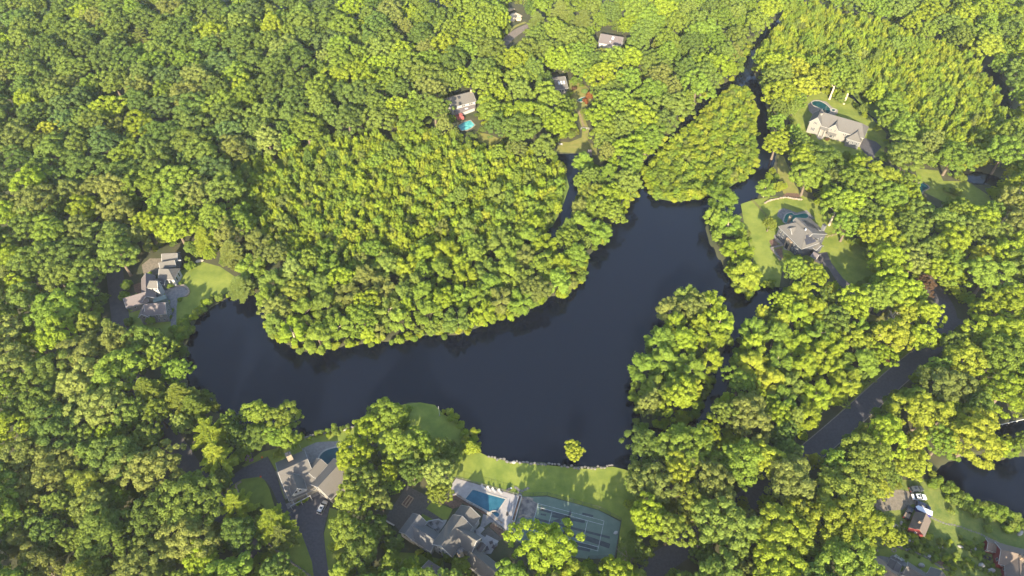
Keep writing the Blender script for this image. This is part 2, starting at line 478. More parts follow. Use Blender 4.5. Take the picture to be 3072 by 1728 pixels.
def crown_round(seed, R_=5.0, z0=4.2, z1=14.0, nc=44, per=115, leaf=0.30, lump=0.28, rc=(0.20, 0.33), flat=0.0):
    """broad crown of many leafy billows, with hollows between them"""
    rng = np.random.default_rng(seed)
    cz, hz = (z0 + z1) / 2, (z1 - z0) / 2
    ph = rng.uniform(0, 6.28, 6)
    parts = []
    d = sphere_dirs(nc * 6, rng)
    d = d[d[:, 2] > -0.55]
    # spread them
    keep = []
    for q in d:
        if all(np.dot(q, d[i]) < 0.972 for i in keep): keep.append(len(keep) and 0 or 0) if False else keep.append(np.where((d == q).all(1))[0][0])
        if len(keep) >= nc: break
    d = d[keep]
    for q in d:
        az = math.atan2(q[1], q[0])
        lum = 1 + lump * (0.5 * math.sin(2 * az + ph[0]) + 0.35 * math.sin(3 * az + ph[1] + 2 * q[2]) + 0.3 * math.sin(5 * az + ph[2]) + 0.4 * math.sin(3.3 * q[2] + ph[3]))
        f = rng.uniform(0.6, 0.9) * lum
        c = np.array([q[0] * R_ * f, q[1] * R_ * f, cz + q[2] * hz * f * (1 - flat)])
        r = R_ * rng.uniform(*rc)
        k = int(per * (r / (R_ * 0.26)) ** 2)
        e = sphere_dirs(int(k * 1.9), rng)
        out = unit((q * [1, 1, .8] + [0, 0, .45])[None])[0]
        e = e[(e @ out) > -0.35][:k]
        rad = r * rng.uniform(0.72, 1.08, (len(e), 1)) * (1 + 0.16 * np.sin(e[:, :1] * 5 + ph[4]) * np.cos(e[:, 1:2] * 6 + ph[5]))
        p = c + e * rad * [1, 1, .82]
        parts.append(leaf_quads(p, e + rng.normal(size=e.shape) * 0.36 + [0, 0, .15], leaf, rng))
    # sparse inner leaves that close the view down to the floor
    e = sphere_dirs(260, rng); p = e * [R_ * .5, R_ * .5, hz * .5] * rng.uniform(.5, 1, (len(e), 1)) + [0, 0, cz]
    parts.append(leaf_quads(p, rng.normal(size=e.shape) + [0, 0, 1], leaf * 2.0, rng))
    return merge(parts)
def crown_spray(seed, R_=4.2, z0=2.5, z1=12.0, nb=46, leaf=0.30):
    """waterside maple: fans of pointed leaf sprays radiating from upright limbs"""
    rng = np.random.default_rng(seed)
    parts = []
    cz = z0 + (z1 - z0) * .32
    for i in range(nb):
        q = sphere_dirs(1, rng)[0]
        q[2] = abs(q[2]) * 1.1 - 0.28
        q = q / np.linalg.norm(q)
        L = rng.uniform(.75, 1.05)
        tip = np.array([q[0] * R_ * L, q[1] * R_ * L, cz + q[2] * (z1 - cz) * L if q[2] > 0 else cz + q[2] * (cz - z0) * 1.3])
        base = np.array([0, 0, cz - 1]) * .6 + tip * .42
        ax = unit((tip - base)[None])[0] + [0, 0, .22]
        k = rng.integers(120, 190)
        u = rng.uniform(0, 1, (k, 1)) ** .75
        side = sphere_dirs(k, rng); side -= (side @ ax)[:, None] * ax; side = unit(side)
        w = (0.55 + 0.75 * np.sin(u * 2.6)) * 0.62 * R_ / 4.2
        p = base + (tip - base) * u + side * w * rng.uniform(.25, 1.1, (k, 1))
        al = ax * 1.0 + side * 0.85
        parts.append(leaf_quads(p, side * .7 + ax * .5 + [0, 0, .45] + rng.normal(size=side.shape) * .3, leaf * .55, rng, 1.75, al))
    return merge(parts)
def crown_sapling(seed, h=8.0, r=2.4, leaf=0.18, n=1450):
    """bushy young maple of the marsh, tufts pointing up"""
    rng = np.random.default_rng(seed)
    parts = []
    nt_ = 17
    for i in range(nt_):
        t = (i + rng.uniform(-.4, .4)) / nt_
        z = 1.6 + t ** .8 * (h - 2.6)
        a = i * 2.4 + rng.uniform(-.5, .5)
        rr = r * (1 - .7 * t ** 2.0) * rng.uniform(.5, .98)
        c = np.array([math.cos(a) * rr, math.sin(a) * rr, z])
        ax = np.array([math.cos(a) * .6, math.sin(a) * .6, .85])
        k = n // nt_
        u = rng.uniform(-.5, 1, (k, 1))
        side = sphere_dirs(k, rng)
        p = c + ax * u * .8 + side * .95 * (1 - .5 * np.abs(u)) * rng.uniform(.5, 1.1, (k, 1))
        parts.append(leaf_quads(p, side * .8 + [0, 0, .45] + np.array([ax[0], ax[1], 0]) * .5, leaf * .8, rng, 1.45, ax + side * .7))
    return merge(parts)
def crown_pine(seed, h=18.0, r=4.2, whorls=11, leaf=0.34, droop=0.12, z0=5.0, plume=1.0, wide=1.0):
    """conifer: whorls of long branches, needles set along them"""
    rng = np.random.default_rng(seed)
    parts = []
    for w in range(whorls):
        t = w / (whorls - 1)
        z = z0 + (h - z0 - .6) * t
        L0 = r * (1 - t) ** .75 + .5
        nb = rng.integers(5, 8)
        for b in range(nb):
            a = 2 * math.pi * b / nb + rng.uniform(-.35, .35) + w
            L = L0 * rng.uniform(.62, 1.12)
            d = np.array([math.cos(a), math.sin(a), .25 * (1 - t) * 0 + .10 + .35 * t])
            k = int(46 + 62 * L * plume)
            u = rng.uniform(.18, 1, (k, 1))
            wd = (.2 + .5 * np.sin(u * 2.7) * L / 4) * wide
            s = np.array([-math.sin(a), math.cos(a), 0])
            sg = rng.choice([-1., 1.], (k, 1))
            p = np.array([0, 0, z]) + d * L * u + s * sg * wd * rng.uniform(0, 1, (k, 1)) + np.array([0, 0, -1.0]) * droop * L * u ** 2 + [0, 0, .0]
            p[:, 2] += rng.uniform(-.12, .2, k)
            al = d * 1.0 + s * sg * .9 + [0, 0, .15]
            parts.append(leaf_quads(p, rng.normal(size=(k, 3)) * .45 + [0, 0, 1.], leaf * .5, rng, 2.0, al))
    return merge(parts)
def crown_shrub(seed, r=1.25, leaf=0.13):
    rng = np.random.default_rng(seed)
    parts = []
    for i in range(8):
        a = rng.uniform(0, 6.28); q = rng.uniform(0, .62) * r
        c = np.array([math.cos(a) * q, math.sin(a) * q, r * rng.uniform(.45, .95)])
        e = sphere_dirs(190, rng); e = e[e[:, 2] > -.6]
        parts.append(leaf_quads(c + e * r * .5 * rng.uniform(.75, 1.05, (len(e), 1)), e + rng.normal(size=e.shape) * .4, leaf, rng))
    return merge(parts)
def trunk_mb(h, r0, limbs, seed, spread=2.4, z_from=.42):
    rng = random.Random(seed)
    b = MB()
    lean = (rng.uniform(-.35, .35), rng.uniform(-.35, .35))
    b.tube([(0, 0, -.4), (0, 0, .2), (lean[0] * .4, lean[1] * .4, h * .4), (lean[0], lean[1], h * .86)], [r0 * 1.5, r0 * 1.15, r0 * .78, r0 * .18], 7)
    for i in range(limbs):
        z = h * rng.uniform(z_from, .7)
        a = i * 2.4 + rng.uniform(-.4, .4)
        L = spread * rng.uniform(.7, 1.2)
        b.tube([(lean[0] * z / h, lean[1] * z / h, z), (math.cos(a) * L * .5, math.sin(a) * L * .5, z + L * .4), (math.cos(a) * L, math.sin(a) * L, z + L * .75)], [r0 * .5, r0 * .32, r0 * .08], 5, False)
    return b
def bare_mb(seed, h=14.0, r0=.32, spread=1.0):
    """leafless tree: trunk forking again and again"""
    rng = random.Random(seed)
    b = MB()
    def grow(p, d, L, r, lev):
        q = p + d * L * .55 + Vector((rng.uniform(-.1, .1), rng.uniform(-.1, .1), rng.uniform(-.02, .1))) * L
        e = q + (d + Vector((rng.uniform(-.25, .25), rng.uniform(-.25, .25), rng.uniform(-.05, .2)))).normalized() * L * .5
        b.tube([p, q, e], [r, r * .8, r * .58], 6 if lev < 2 else 4, False)
        if lev >= 4: return
        for i in range(3 if lev else 4):
            a = rng.uniform(0, 6.28)
            nd = (d * .75 + Vector((math.cos(a), math.sin(a), rng.uniform(-.1, .45))) * rng.uniform(.45, .85) * spread).normalized()
            grow(e if i < 2 else q, nd, L * rng.uniform(.58, .78), r * .56, lev + 1)
    grow(Vector((0, 0, -.3)), Vector((rng.uniform(-.06, .06), rng.uniform(-.06, .06), 1)).normalized(), h * .38, r0, 0)
    return b

PROTO = {}
def reg(kind, crown, trunk, bark=BARK):
    v, q = crown
    PROTO.setdefault(kind, []).append((fast_mesh(kind + '_crown', v, q, LEAF), trunk.mesh(kind + '_trunk', bark)))
for s in range(7):
    reg('oak', crown_round(100 + s, nc=[105, 120, 92, 110, 130, 98, 112][s], lump=[.25, .32, .4, .3, .34, .46, .38][s], rc=[(.1, .19), (.09, .17), (.11, .21), (.1, .18), (.085, .16), (.1, .2), (.09, .19)][s], per=330, leaf=.17), trunk_mb(12, .36, 6, s))
for s in range(4):
    reg('maple', crown_spray(200 + s), trunk_mb(10, .26, 5, 20 + s, 2.0, .2), BARK_PALE if s % 2 else BARK)
for s in range(6):
    reg('sapling', crown_sapling(300 + s, r=[2.3, 2.0, 2.5, 2.1, 2.6, 1.9][s]), trunk_mb(8, .08, 0, 40 + s))
for s in range(3):
    reg('pine', crown_pine(400 + s, whorls=8, r=4.8, plume=.8, wide=.55, droop=[.06, .1, .02][s]), trunk_mb(18.5, .3, 0, 60 + s))
for s in range(2):
    reg('white_pine', crown_pine(420 + s, h=19, r=5.2, whorls=15, leaf=.42, droop=-.02, z0=4.5, plume=1.7), trunk_mb(19.5, .34, 0, 70 + s))
for s in range(4):
    reg('shrub', crown_shrub(500 + s), trunk_mb(1.6, .06, 3, 80 + s, .6, .2))
NOMR = {'oak': (5.0, 14.0), 'maple': (4.2, 12.0), 'sapling': (2.5, 8.0), 'pine': (4.2, 18.0), 'white_pine': (5.2, 19.0), 'shrub': (1.25, 1.75)}
ICOL = {}
def col(c):
    return (c[0], c[1], c[2], 1.0)
# albedos of the different greens
DEEP, MID, FRESH, LIME, YEL, OLIVE, BLUE, PALE, GOLD, COPPER, PINK, LILAC = ((.115, .166, .036), (.15, .2, .038), (.168, .232, .034), (.222, .28, .028), (.256, .292, .034), (.168, .192, .046), (.112, .165, .046), (.2, .24, .055), (.185, .225, .036), (.11, .07, .04), (.42, .16, .14), (.24, .12, .25))
CNAME = {DEEP: 'deep green', MID: 'mid-green', FRESH: 'fresh green', LIME: 'lime-green', YEL: 'yellow-green', OLIVE: 'olive', BLUE: 'bluish green', PALE: 'pale straw-green', GOLD: 'golden green', COPPER: 'copper-leaved', PINK: 'pink-flowering', LILAC: 'lilac-flowering'}

PLANTS = []      # dicts: kind, x, y, r, h, c, name, px, py, area
def add_plant(kind, px, py, r, h, c, at=0.62, name=None, label=None, group=None, z=0.0, cat=None, force=True):
    """a plant whose crown centre was measured at pixel (px, py)"""
    p = P(px, py, h * at + z)
    PLANTS.append(dict(kind=kind, x=p.x, y=p.y, z=z, r=r, h=h, c=c, name=name, label=label, group=group, cat=cat, hero=True))
def crown_px(x, y, z, r, h, kind):
    """centre and half axes of a crown in photo pixels"""
    lo, hi = {'oak': (.3, 1), 'maple': (.2, 1), 'sapling': (.14, 1), 'pine': (.28, 1), 'white_pine': (.24, 1), 'shrub': (0.1, 1)}[kind]
    cx, cy_, d = proj(x, y, z + h * (lo + hi) / 2)
    ang = math.atan2(CAM_H - h * .6, y)
    k = FPX / d
    return cx, cy_, r * k, math.hypot(r * math.sin(ang), h * (hi - lo) / 2 * math.cos(ang)) * k
# ================================================================== the woods
# trees that stand out in the photograph: kind, crown pixel, radius, height, colour
HEROES = [
 ('oak', 1640, 1645, 10.0, 19, LIME, 'big bright lime-green tree standing over the tennis court edge'),
 ('oak', 1315, 1425, 5.0, 16, PALE, 'pale yellow-green tree leaning over the end of the pool deck'),
 ('oak', 1318, 1480, 3.8, 13, GOLD, 'golden-green tree between the gravel yard and the pool deck'),
 ('oak', 1722, 1355, 3.6, 9, YEL, 'small round yellow-green tree alone on the lawn shore'),
 ('oak', 2780, 945, 6.0, 17, LIME, 'vivid lime-green tree at the bend of the road'),
 ('oak', 2765, 1010, 6.4, 15, LIME, 'vivid green lower tree at the inside of the road bend'),
 ('oak', 250, 630, 7.0, 18, LIME, 'bright lime-green tree in the woods above the grey compound'),
 ('oak', 330, 330, 9.0, 18, LIME, 'vivid lime-green tree with a wide crown in the left woods'),
 ('oak', 420, 380, 9.0, 17, LIME, 'vivid lime-green spreading tree beside a dark forest gap'),
 ('oak', 275, 255, 6.5, 17, FRESH, 'fresh green tree rising above the left woods'),
 ('oak', 150, 395, 6.5, 16, YEL, 'yellow-green tree glowing in the left woods'),
 ('oak', 1165, 1245, 6.4, 17, FRESH, 'broad fresh green tree on the lawn point by the pond'),
 ('oak', 1105, 1285, 5.5, 16, LIME, 'green tree at the left of the lawn point'),
 ('oak', 1195, 1335, 6.0, 16, FRESH, 'large green tree below the lawn point'),
 ('oak', 1060, 1370, 7.0, 17, LIME, 'green tree beside the tan-roofed house pool'),
 ('oak', 1090, 1440, 6.0, 15, MID, 'mid-green tree between the two pool houses'),
 ('oak', 1060, 1500, 6.6, 17, GOLD, 'golden-green tree right of the tan-roofed house'),
 ('oak', 1040, 1590, 6.0, 15, GOLD, 'golden-green tree above the curved driveway'),
 ('oak', 1085, 1650, 6.6, 16, MID, 'big mid-green tree left of the grey-roofed house'),
 ('oak', 1185, 1640, 3.0, 10, DEEP, 'dense deep green tree against the grey garage wing'),
 ('oak', 1385, 1705, 3.2, 9, GOLD, 'golden weeping tree before the grey-roofed house front'),
 ('oak', 1240, 1415, 4.6, 13, DEEP, 'deep green tree behind the gravel yard'),
 ('oak', 1140, 1500, 4.2, 13, OLIVE, 'olive tree left of the gravel yard'),
 ('oak', 850, 1255, 6.4, 13, GOLD, 'golden-green tree leaning over the pond by the stone wall'),
 ('oak', 770, 1240, 5.4, 14, FRESH, 'fresh green tree on the pond shore above the driveway'),
 ('oak', 765, 1310, 5.5, 11, MID, 'mid-green tree beside the driveway entrance'),
 ('maple', 2165, 590, 7.4, 13, FRESH, 'feathery fresh green tree on the bank below the shrub island'),
 ('maple', 2190, 665, 6.8, 12, FRESH, 'feathery green tree on the bank left of the solar-roofed house'),
 ('maple', 2215, 745, 7.0, 12, LIME, 'lime-green shore tree left of the sloping lawn'),
 ('maple', 2240, 815, 6.8, 12, YEL, 'yellow-green tree hanging over the little dock'),
 ('oak', 2310, 670, 3.4, 8, GOLD, 'drooping golden-green tree at the corner of the solar-roofed house'),
 ('oak', 2390, 810, 6.0, 14, FRESH, 'fresh green tree below the solar-roofed house'),
 ('oak', 2440, 830, 6.5, 14, LIME, 'lime-green tree beside the solar-roofed house drive'),
 ('oak', 2330, 430, 7.0, 15, LIME, 'bright green shore tree left of the beige gabled house'),
 ('oak', 2330, 370, 5.5, 14, FRESH, 'green shore tree beside the right channel'),
 ('maple', 2300, 560, 5.0, 10, FRESH, 'fresh green tree on the lawn edge above the stone wall'),
 ('oak', 2480, 480, 9.0, 17, MID, 'wide mid-green tree below the beige gabled house'),
 ('oak', 2720, 470, 11.0, 18, MID, 'very broad green tree right of the beige gabled house'),
 ('oak', 2740, 790, 6.0, 15, PALE, 'pale straw-green tree above the copper tree'),
 ('oak', 2780, 855, 4.2, 10, COPPER, 'copper-leaved dark tree beside the road'),
 ('oak', 425, 1018, 6.0, 19, MID, 'tall mid-green tree below the grey compound'),
 ('oak', 350, 1030, 6.0, 20, OLIVE, 'tall olive tree over the forest road below the compound'),
 ('oak', 480, 1065, 5.0, 17, FRESH, 'fresh green tree at the lower end of the compound lawn'),
 ('oak', 120, 1690, 7.0, 15, OLIVE, 'olive tree in the bottom left corner'),
 ('maple', 1750, 480, 5.5, 12, FRESH, 'feathery green tree at the tip of the spit by the cove'),
 ('maple', 1830, 520, 6.0, 12, FRESH, 'feathery green tree on the spit near the shrub island'),
 ('oak', 2675, 1615, 3.4, 9, YEL, 'yellow-green tree left of the red shed'),
 ('oak', 2605, 1565, 5.5, 13, YEL, 'yellow-green tree with pale trunk near the gravel lot'),
 ('oak', 2625, 1465, 5.0, 9, YEL, 'bright yellow-green tree above the gravel lot'),
 ('oak', 2735, 1395, 6.5, 10, YEL, 'bright yellow-green tree left of the pale-rimmed pond'),
]
for k, px, py, r, h, c, lab in HEROES:
    add_plant(k, px, py, r, h, c, label=lab)
PINES = [('white_pine', 330, 985, 4.5, 17, PALE, 'pale white pine right of the forest road'), ('white_pine', 440, 1165, 6.5, 18, GOLD, 'straw-coloured white pine left of the pond corner'), ('white_pine', 540, 1185, 6.5, 19, GOLD, 'large straw-coloured white pine at the pond corner'), ('white_pine', 575, 1215, 5.0, 16, GOLD, 'straw-coloured white pine beside the water'),
 ('pine', 620, 1290, 6.2, 20, YEL, 'tall spruce with star of branches by the forest road'), ('pine', 645, 1365, 6.2, 20, YEL, 'tall spruce just below the first by the road'), ('pine', 700, 1510, 5.4, 17, YEL, 'spruce on the round grass island'), ('pine', 815, 1560, 6.4, 18, YEL, 'spruce beside the asphalt drive'), ('pine', 840, 1600, 4.0, 15, OLIVE, 'darker spruce at the lower drive'),
 ('white_pine', 1610, 60, 7.0, 17, PALE, 'pale pine right of the rock outcrop'), ('white_pine', 1680, 25, 7.5, 18, PALE, 'pale pine at the top edge of the picture'), ('white_pine', 1750, 55, 7.5, 18, PALE, 'pale pine left of the brown-roofed house'),
 ('white_pine', 690, 745, 6.0, 14, PALE, 'pale pine right of the grey compound'), ('white_pine', 610, 705, 5.5, 15, YEL, 'yellowish pine above the compound lawn'), ('white_pine', 720, 850, 6.0, 11, PALE, 'pale pine at the end of the compound lawn'), ('pine', 420, 105, 5.0, 16, PALE, 'pale pine in the upper left woods'), ('pine', 20, 330, 6.0, 17, OLIVE, 'olive pine at the left edge')]
for k, px, py, r, h, c, lab in PINES:
    add_plant(k, px, py, r, h, c, at=.7, label=lab)

# ---- then the rest of the woods: tried large to small, kept where nothing seen in the photograph would be hidden
cov = np.zeros(r_seen.shape, bool)
def ell_cells(cx, cy_, a, b):
    j0, j1 = int((cx - a - RX0) / RS), int((cx + a - RX0) / RS) + 1
    i0, i1 = int((cy_ - b - RY0) / RS), int((cy_ + b - RY0) / RS) + 1
    j0, j1 = max(j0, 0), min(j1, RW); i0, i1 = max(i0, 0), min(i1, RH)
    if j1 <= j0 or i1 <= i0: return None
    sx, sy = gx[i0:i1, j0:j1], gy[i0:i1, j0:j1]
    return slice(i0, i1), slice(j0, j1), ((sx - cx) / a) ** 2 + ((sy - cy_) / b) ** 2 < 1
for t in PLANTS:
    e = ell_cells(*crown_px(t['x'], t['y'], t['z'], t['r'], t['h'], t['kind']))
    if e: cov[e[0], e[1]] |= e[2]
r_keep = np.zeros(r_seen.shape, bool)
for t in PLANTS:
    if t['kind'] != 'sapling':
        q_ = crown_px(t['x'], t['y'], t['z'], t['r'], t['h'], t['kind'])
        e = ell_cells(q_[0], q_[1], q_[2] * .72, q_[3] * .72)
        if e: r_keep[e[0], e[1]] |= e[2]
r_hard = np.zeros(r_seen.shape, bool)
for p_ in SEEN[4:]: r_hard |= inpoly(gx, gy, p_)
for _ in range(2):
    k_ = r_hard.copy(); k_[1:] |= r_hard[:-1]; k_[:-1] |= r_hard[1:]; k_[:, 1:] |= r_hard[:, :-1]; k_[:, :-1] |= r_hard[:, 1:]; r_hard = k_
r_marsh = inpoly(gx, gy, MARSH_MAIN) | inpoly(gx, gy, MARSH_NE)
r_isl = inpoly(gx, gy, HOLE_SHRUB)
r_wood_e = inpoly(gx, gy, MARSH_E)
NOPLANT = r_seen | r_water
cell = 14.0
GRID = {}
def near_ok(x, y, r, f):
    gi, gj = int(x // cell), int(y // cell)
    for a in (-1, 0, 1):
        for b in (-1, 0, 1):
            for (x2, y2, r2) in GRID.get((gi + a, gj + b), ()):
                if (x - x2) ** 2 + (y - y2) ** 2 < (f * (r + r2)) ** 2: return False
    return True
def put(x, y, r): GRID.setdefault((int(x // cell), int(y // cell)), []).append((x, y, r))
for t in PLANTS: put(t['x'], t['y'], t['r'])
rng = random.Random(11)
def colour_at(px, py, kind):
    """which greens the photograph shows in each part of the woods"""
    u = rng.random()
    def pick(*w):
        s = rng.random() * sum(b for _, b in w)
        for c, b in w:
            s -= b
            if s <= 0: return c
        return w[0][0]
    if kind == 'sapling':
        k = math.sin(px * .011 + 1.3 * math.sin(py * .013)) + math.sin(py * .021 + px * .006)       # drifts of lighter and darker growth
        y_ = 2.6 if px > 1850 else 1.4
        return pick((LIME, 5), (YEL, .95 * y_ * (1 + max(k, 0))), (FRESH, 2.5 * (1 + max(-k, 0))), (OLIVE, .5), (MID, .5 * max(-k, 0)))
    if px < 1000 and py < 560: return pick((MID, 4), (DEEP, 4.5), (FRESH, 1.6), (OLIVE, 1.0), (LIME, .5), (BLUE, 1.0), (PALE, .35))
    if px < 900: return pick((MID, 3.5), (FRESH, 3), (OLIVE, 2), (GOLD, 1.2), (LIME, 1.2), (DEEP, 1.2), (PALE, .4))
    if py < 560 and px < 2250: return pick((MID, 3), (FRESH, 4), (DEEP, 1.5), (LIME, 1.5), (OLIVE, .8))
    if py < 400: return pick((FRESH, 4), (LIME, 2), (MID, 2), (YEL, .6))
    if px > 2250 and py < 1250: return pick((LIME, 3.2), (FRESH, 3.5), (YEL, 1.2), (MID, 2), (OLIVE, .6))
    if 900 < px < 2300 and py < 1150: return pick((FRESH, 4), (LIME, 2), (MID, 2), (OLIVE, .8), (GOLD, .4))
    return pick((FRESH, 3), (GOLD, 1.6), (YEL, 1.2), (LIME, 1.6), (MID, 2), (DEEP, .8), (OLIVE, .8))
def try_plant(kind, x, y, r, h, f=.62, lim=.06, z=0.0, minnew=0.25):
    bx, by, d = proj(x, y, 0.0)
    if d < 40: return False
    if rl(NOPLANT, np.array([bx]), np.array([by]))[0]: return False
    cx, cy_, a, b = crown_px(x, y, z, r, h, kind)
    if cx < -a * .8 or cx > PW + a * .8 or cy_ < -b * .8 or cy_ > PH + b * .8: return False
    if not near_ok(x, y, r, f): return False
    e = ell_cells(cx, cy_, a * .92, b * .92)
    if e is None: return False
    n = e[2].sum()
    if n == 0: return False
    if (r_seen[e[0], e[1]] & e[2]).sum() > lim * n: return False
    if (r_hard[e[0], e[1]] & e[2]).sum() > .03 * n: return False
    if (r_keep[e[0], e[1]] & e[2]).sum() > .1 * n: return False
    if (cov[e[0], e[1]] & e[2]).sum() > (1 - minnew) * n: return False
    cov[e[0], e[1]] |= e[2]
    put(x, y, r)
    PLANTS.append(dict(kind=kind, x=x, y=y, z=z, r=r, h=h, c=colour_at(cx, cy_, kind), name=None, label=None, group=None, hero=False))
    return True
def inside(r, px, py): return rl(r, np.array([px]), np.array([py]))[0]
FAR = [0]
def rnd_px():
    # even over the ground: draw in the world, inside the view
    while True:
        y = rng.uniform(60, 500); x = rng.uniform(-380, 380)
        bx, by, d = proj(x, y, 6.0)
        if -250 < bx < PW + 250 and -150 < by < PH + 260: return x, y, bx, by
for (r0, r1, h0, h1, n, f, lim) in ((7.4, 10.0, 17, 21, 5000, .66, .03), (5.4, 7.4, 15, 19, 9000, .64, .04), (4.4, 5.6, 13, 17, 9000, .62, .05), (3.4, 4.6, 10, 15, 11000, .60, .05), (2.4, 3.4, 6, 10, 12000, .56, .06), (1.5, 2.3, 3.5, 6, 16000, .5, .07), (1.2, 2.0, 2.2, 4.2, 20000, .45, .08)):
    for _ in range(n):
        x, y, bx, by = rnd_px()
        gpx, gpy, _d = proj(x, y, 0.0)
        if inside(r_isl, gpx, gpy) or (inside(r_marsh, gpx, gpy) and (r0 > 4 or rng.random() > .03)): continue
        r = rng.uniform(r0, r1); h = rng.uniform(h0, h1)
        water_side = 760 < gpx < 2350 and 600 < gpy < 1230
        kind = 'oak'
        if water_side or inside(r_wood_e, gpx, gpy): 
            if rng.random() < .8: kind = 'maple'
            h = min(h, 13); r = min(r, 6.0)
        elif rng.random() < .08 and r < 5.5: kind = 'maple'
        try_plant(kind, x, y, r, h, f, lim)
N_TREES = len(PLANTS)
# marsh saplings and the shrubby island
for _ in range(60000):
    x, y, bx, by = rnd_px()
    gpx, gpy, _d = proj(x, y, 0.0)
    m_ = inside(r_marsh, gpx, gpy); i_ = inside(r_isl, gpx, gpy)
    if not (m_ or i_): continue
    big = rng.random() < .05 and not i_
    r = rng.uniform(3.0, 4.2) if big else rng.uniform(1.3, 1.9) if rng.random() < .35 else rng.uniform(1.9, 3.2)
    h = (r * 2.6 if big else rng.uniform(4.5, 9.5)) * (1.15 if gpx > 2200 and not i_ else 1)
    if i_: h *= .62
    try_plant('maple' if big else 'sapling', x, y, r, h, .38, .12, minnew=.0)

# the woods go on below the picture; their long shadows reach the gardens at its lower edge
for _ in range(900):
    x = rng.uniform(-190, 190); y = rng.uniform(22, 82); r = rng.uniform(4.6, 7.5); h = rng.uniform(16, 21)
    cx, cy_, a, b = crown_px(x, y, 0, r, h, 'oak')
    if cy_ - b < PH + 6 or not near_ok(x, y, r, .62) or (x < -55 and rng.random() < .6): continue
    put(x, y, r)
    PLANTS.append(dict(kind='oak', x=x, y=y, z=0.0, r=r, h=h, c=rng.choice([MID, FRESH, DEEP]), name=None, label=None, group=None, hero=False))
# ================================================================== lawns, roads, drives, patios
def poly_mesh(name, pts, z, m, kind='structure', label=None, thick=0.0, parent=None):
    """a flat sheet through measured pixels, lying at height z (a slab when thick > 0)"""
    w = [P(a, b, z) for a, b in pts]
    ar = sum(w[i].x * w[(i + 1) % len(w)].y - w[(i + 1) % len(w)].x * w[i].y for i in range(len(w)))
    if ar < 0: w = w[::-1]
    if thick > 0:
        b = MB().prism([(p.x, p.y) for p in w], z - thick, z)
    else:
        b = MB().face(w)
    o = b.build(name, m, parent)
    bm = bmesh.new(); bm.from_mesh(o.data); bmesh.ops.triangulate(bm, faces=[f for f in bm.faces if len(f.verts) > 4]); bm.to_mesh(o.data); bm.free()
    if parent is None: tag(o, label, kind=kind)
    return o
def smooth_line(pts, n=8):
    q = [Vector(p) for p in pts]
    out = []
    for i in range(len(q) - 1):
        p0, p1, p2, p3 = q[max(i - 1, 0)], q[i], q[i + 1], q[min(i + 2, len(q) - 1)]
        for k in range(n):
            t = k / n
            out.append(0.5 * ((2 * p1) + (p2 - p0) * t + (2 * p0 - 5 * p1 + 4 * p2 - p3) * t * t + (3 * p1 - p0 - 3 * p2 + p3) * t ** 3))
    out.append(q[-1])
    return out
def ribbon(name, pts, width, z, m, label=None, thick=0.0, n=6, off=0.0, kind='structure', parent=None, cat=None):
    line = smooth_line([P(a, b, 0) for a, b in pts], n)
    b = MB(); L, Rr = [], []
    for i, p in enumerate(line):
        d = (line[min(i + 1, len(line) - 1)] - line[max(i - 1, 0)]).normalized()
        s = Vector((-d.y, d.x, 0))
        L.append(p + s * (off + width / 2)); Rr.append(p + s * (off - width / 2))
    for i in range(len(line) - 1):
        q = [Rr[i], Rr[i + 1], L[i + 1], L[i]]
        if thick: b.prism([(v.x, v.y) for v in q], z - thick, z)
        else: b.face([(v.x, v.y, z) for v in q])
    o = b.build(name, m, parent)
    if parent is None: tag(o, label, cat, kind=kind)
    return o
LAWN = mat('lawn', (.082, .112, .013), .95, c2=(.148, .17, .026), scale=.16, bump=.3, bscale=6, detail=9)
LAWN_DRY = mat('dry_lawn', (.11, .12, .022), .95, c2=(.165, .15, .04), scale=.3, bump=.3, bscale=6, detail=9)
MEADOW = mat('rough_meadow', (.06, .09, .014), .95, c2=(.125, .14, .028), scale=.35, bump=.5, bscale=3, detail=10)
MARSHG = mat('marsh_sedge', (.05, .085, .014), .95, c2=(.11, .15, .022), scale=.3, bump=.6, bscale=2, detail=8)
ASPH = mat('asphalt', (.052, .049, .053), .9, .2, 1.2, bump=.1, bscale=30, detail=9)
ASPH_OLD = mat('worn_asphalt', (.05, .046, .048), .9, c2=(.072, .064, .06), scale=.5, detail=9)
ROAD_TAN = mat('dusty_road', (.12, .1, .085), .9, .15, .8)
GRAVEL = mat('gravel', (.10, .085, .065), .95, c2=(.17, .145, .11), scale=1.1, bump=.4, bscale=25, detail=9)
DARKGRAVEL = mat('dark_gravel', (.065, .058, .05), .95, .22, 1.4, bump=.4, bscale=25, detail=9)
MULCH = mat('mulch', (.10, .06, .04), .95, .35, 1.5, bump=.5, bscale=18, detail=8)
PAVER = mat('concrete_pavers', (.21, .195, .185), .85, .10, .9, bump=.1, bscale=15)
PATIO = mat('patio_stone', (.15, .135, .12), .85, .2, 1.1, bump=.25, bscale=8, detail=8)
SLATE = mat('slate_paving', (.085, .085, .088), .85, c2=(.16, .15, .14), scale=.9, bump=.3, bscale=6, detail=8)
STONE = mat('field_stone', (.115, .105, .09), .9, .35, 1.4, bump=.5, bscale=7, detail=8)
STONE_WARM = mat('warm_stone', (.19, .155, .115), .9, .3, 1.4, bump=.5, bscale=7, detail=8)
TAN_SOIL = mat('bare_soil', (.17, .13, .07), .95, .25, .8, detail=8)

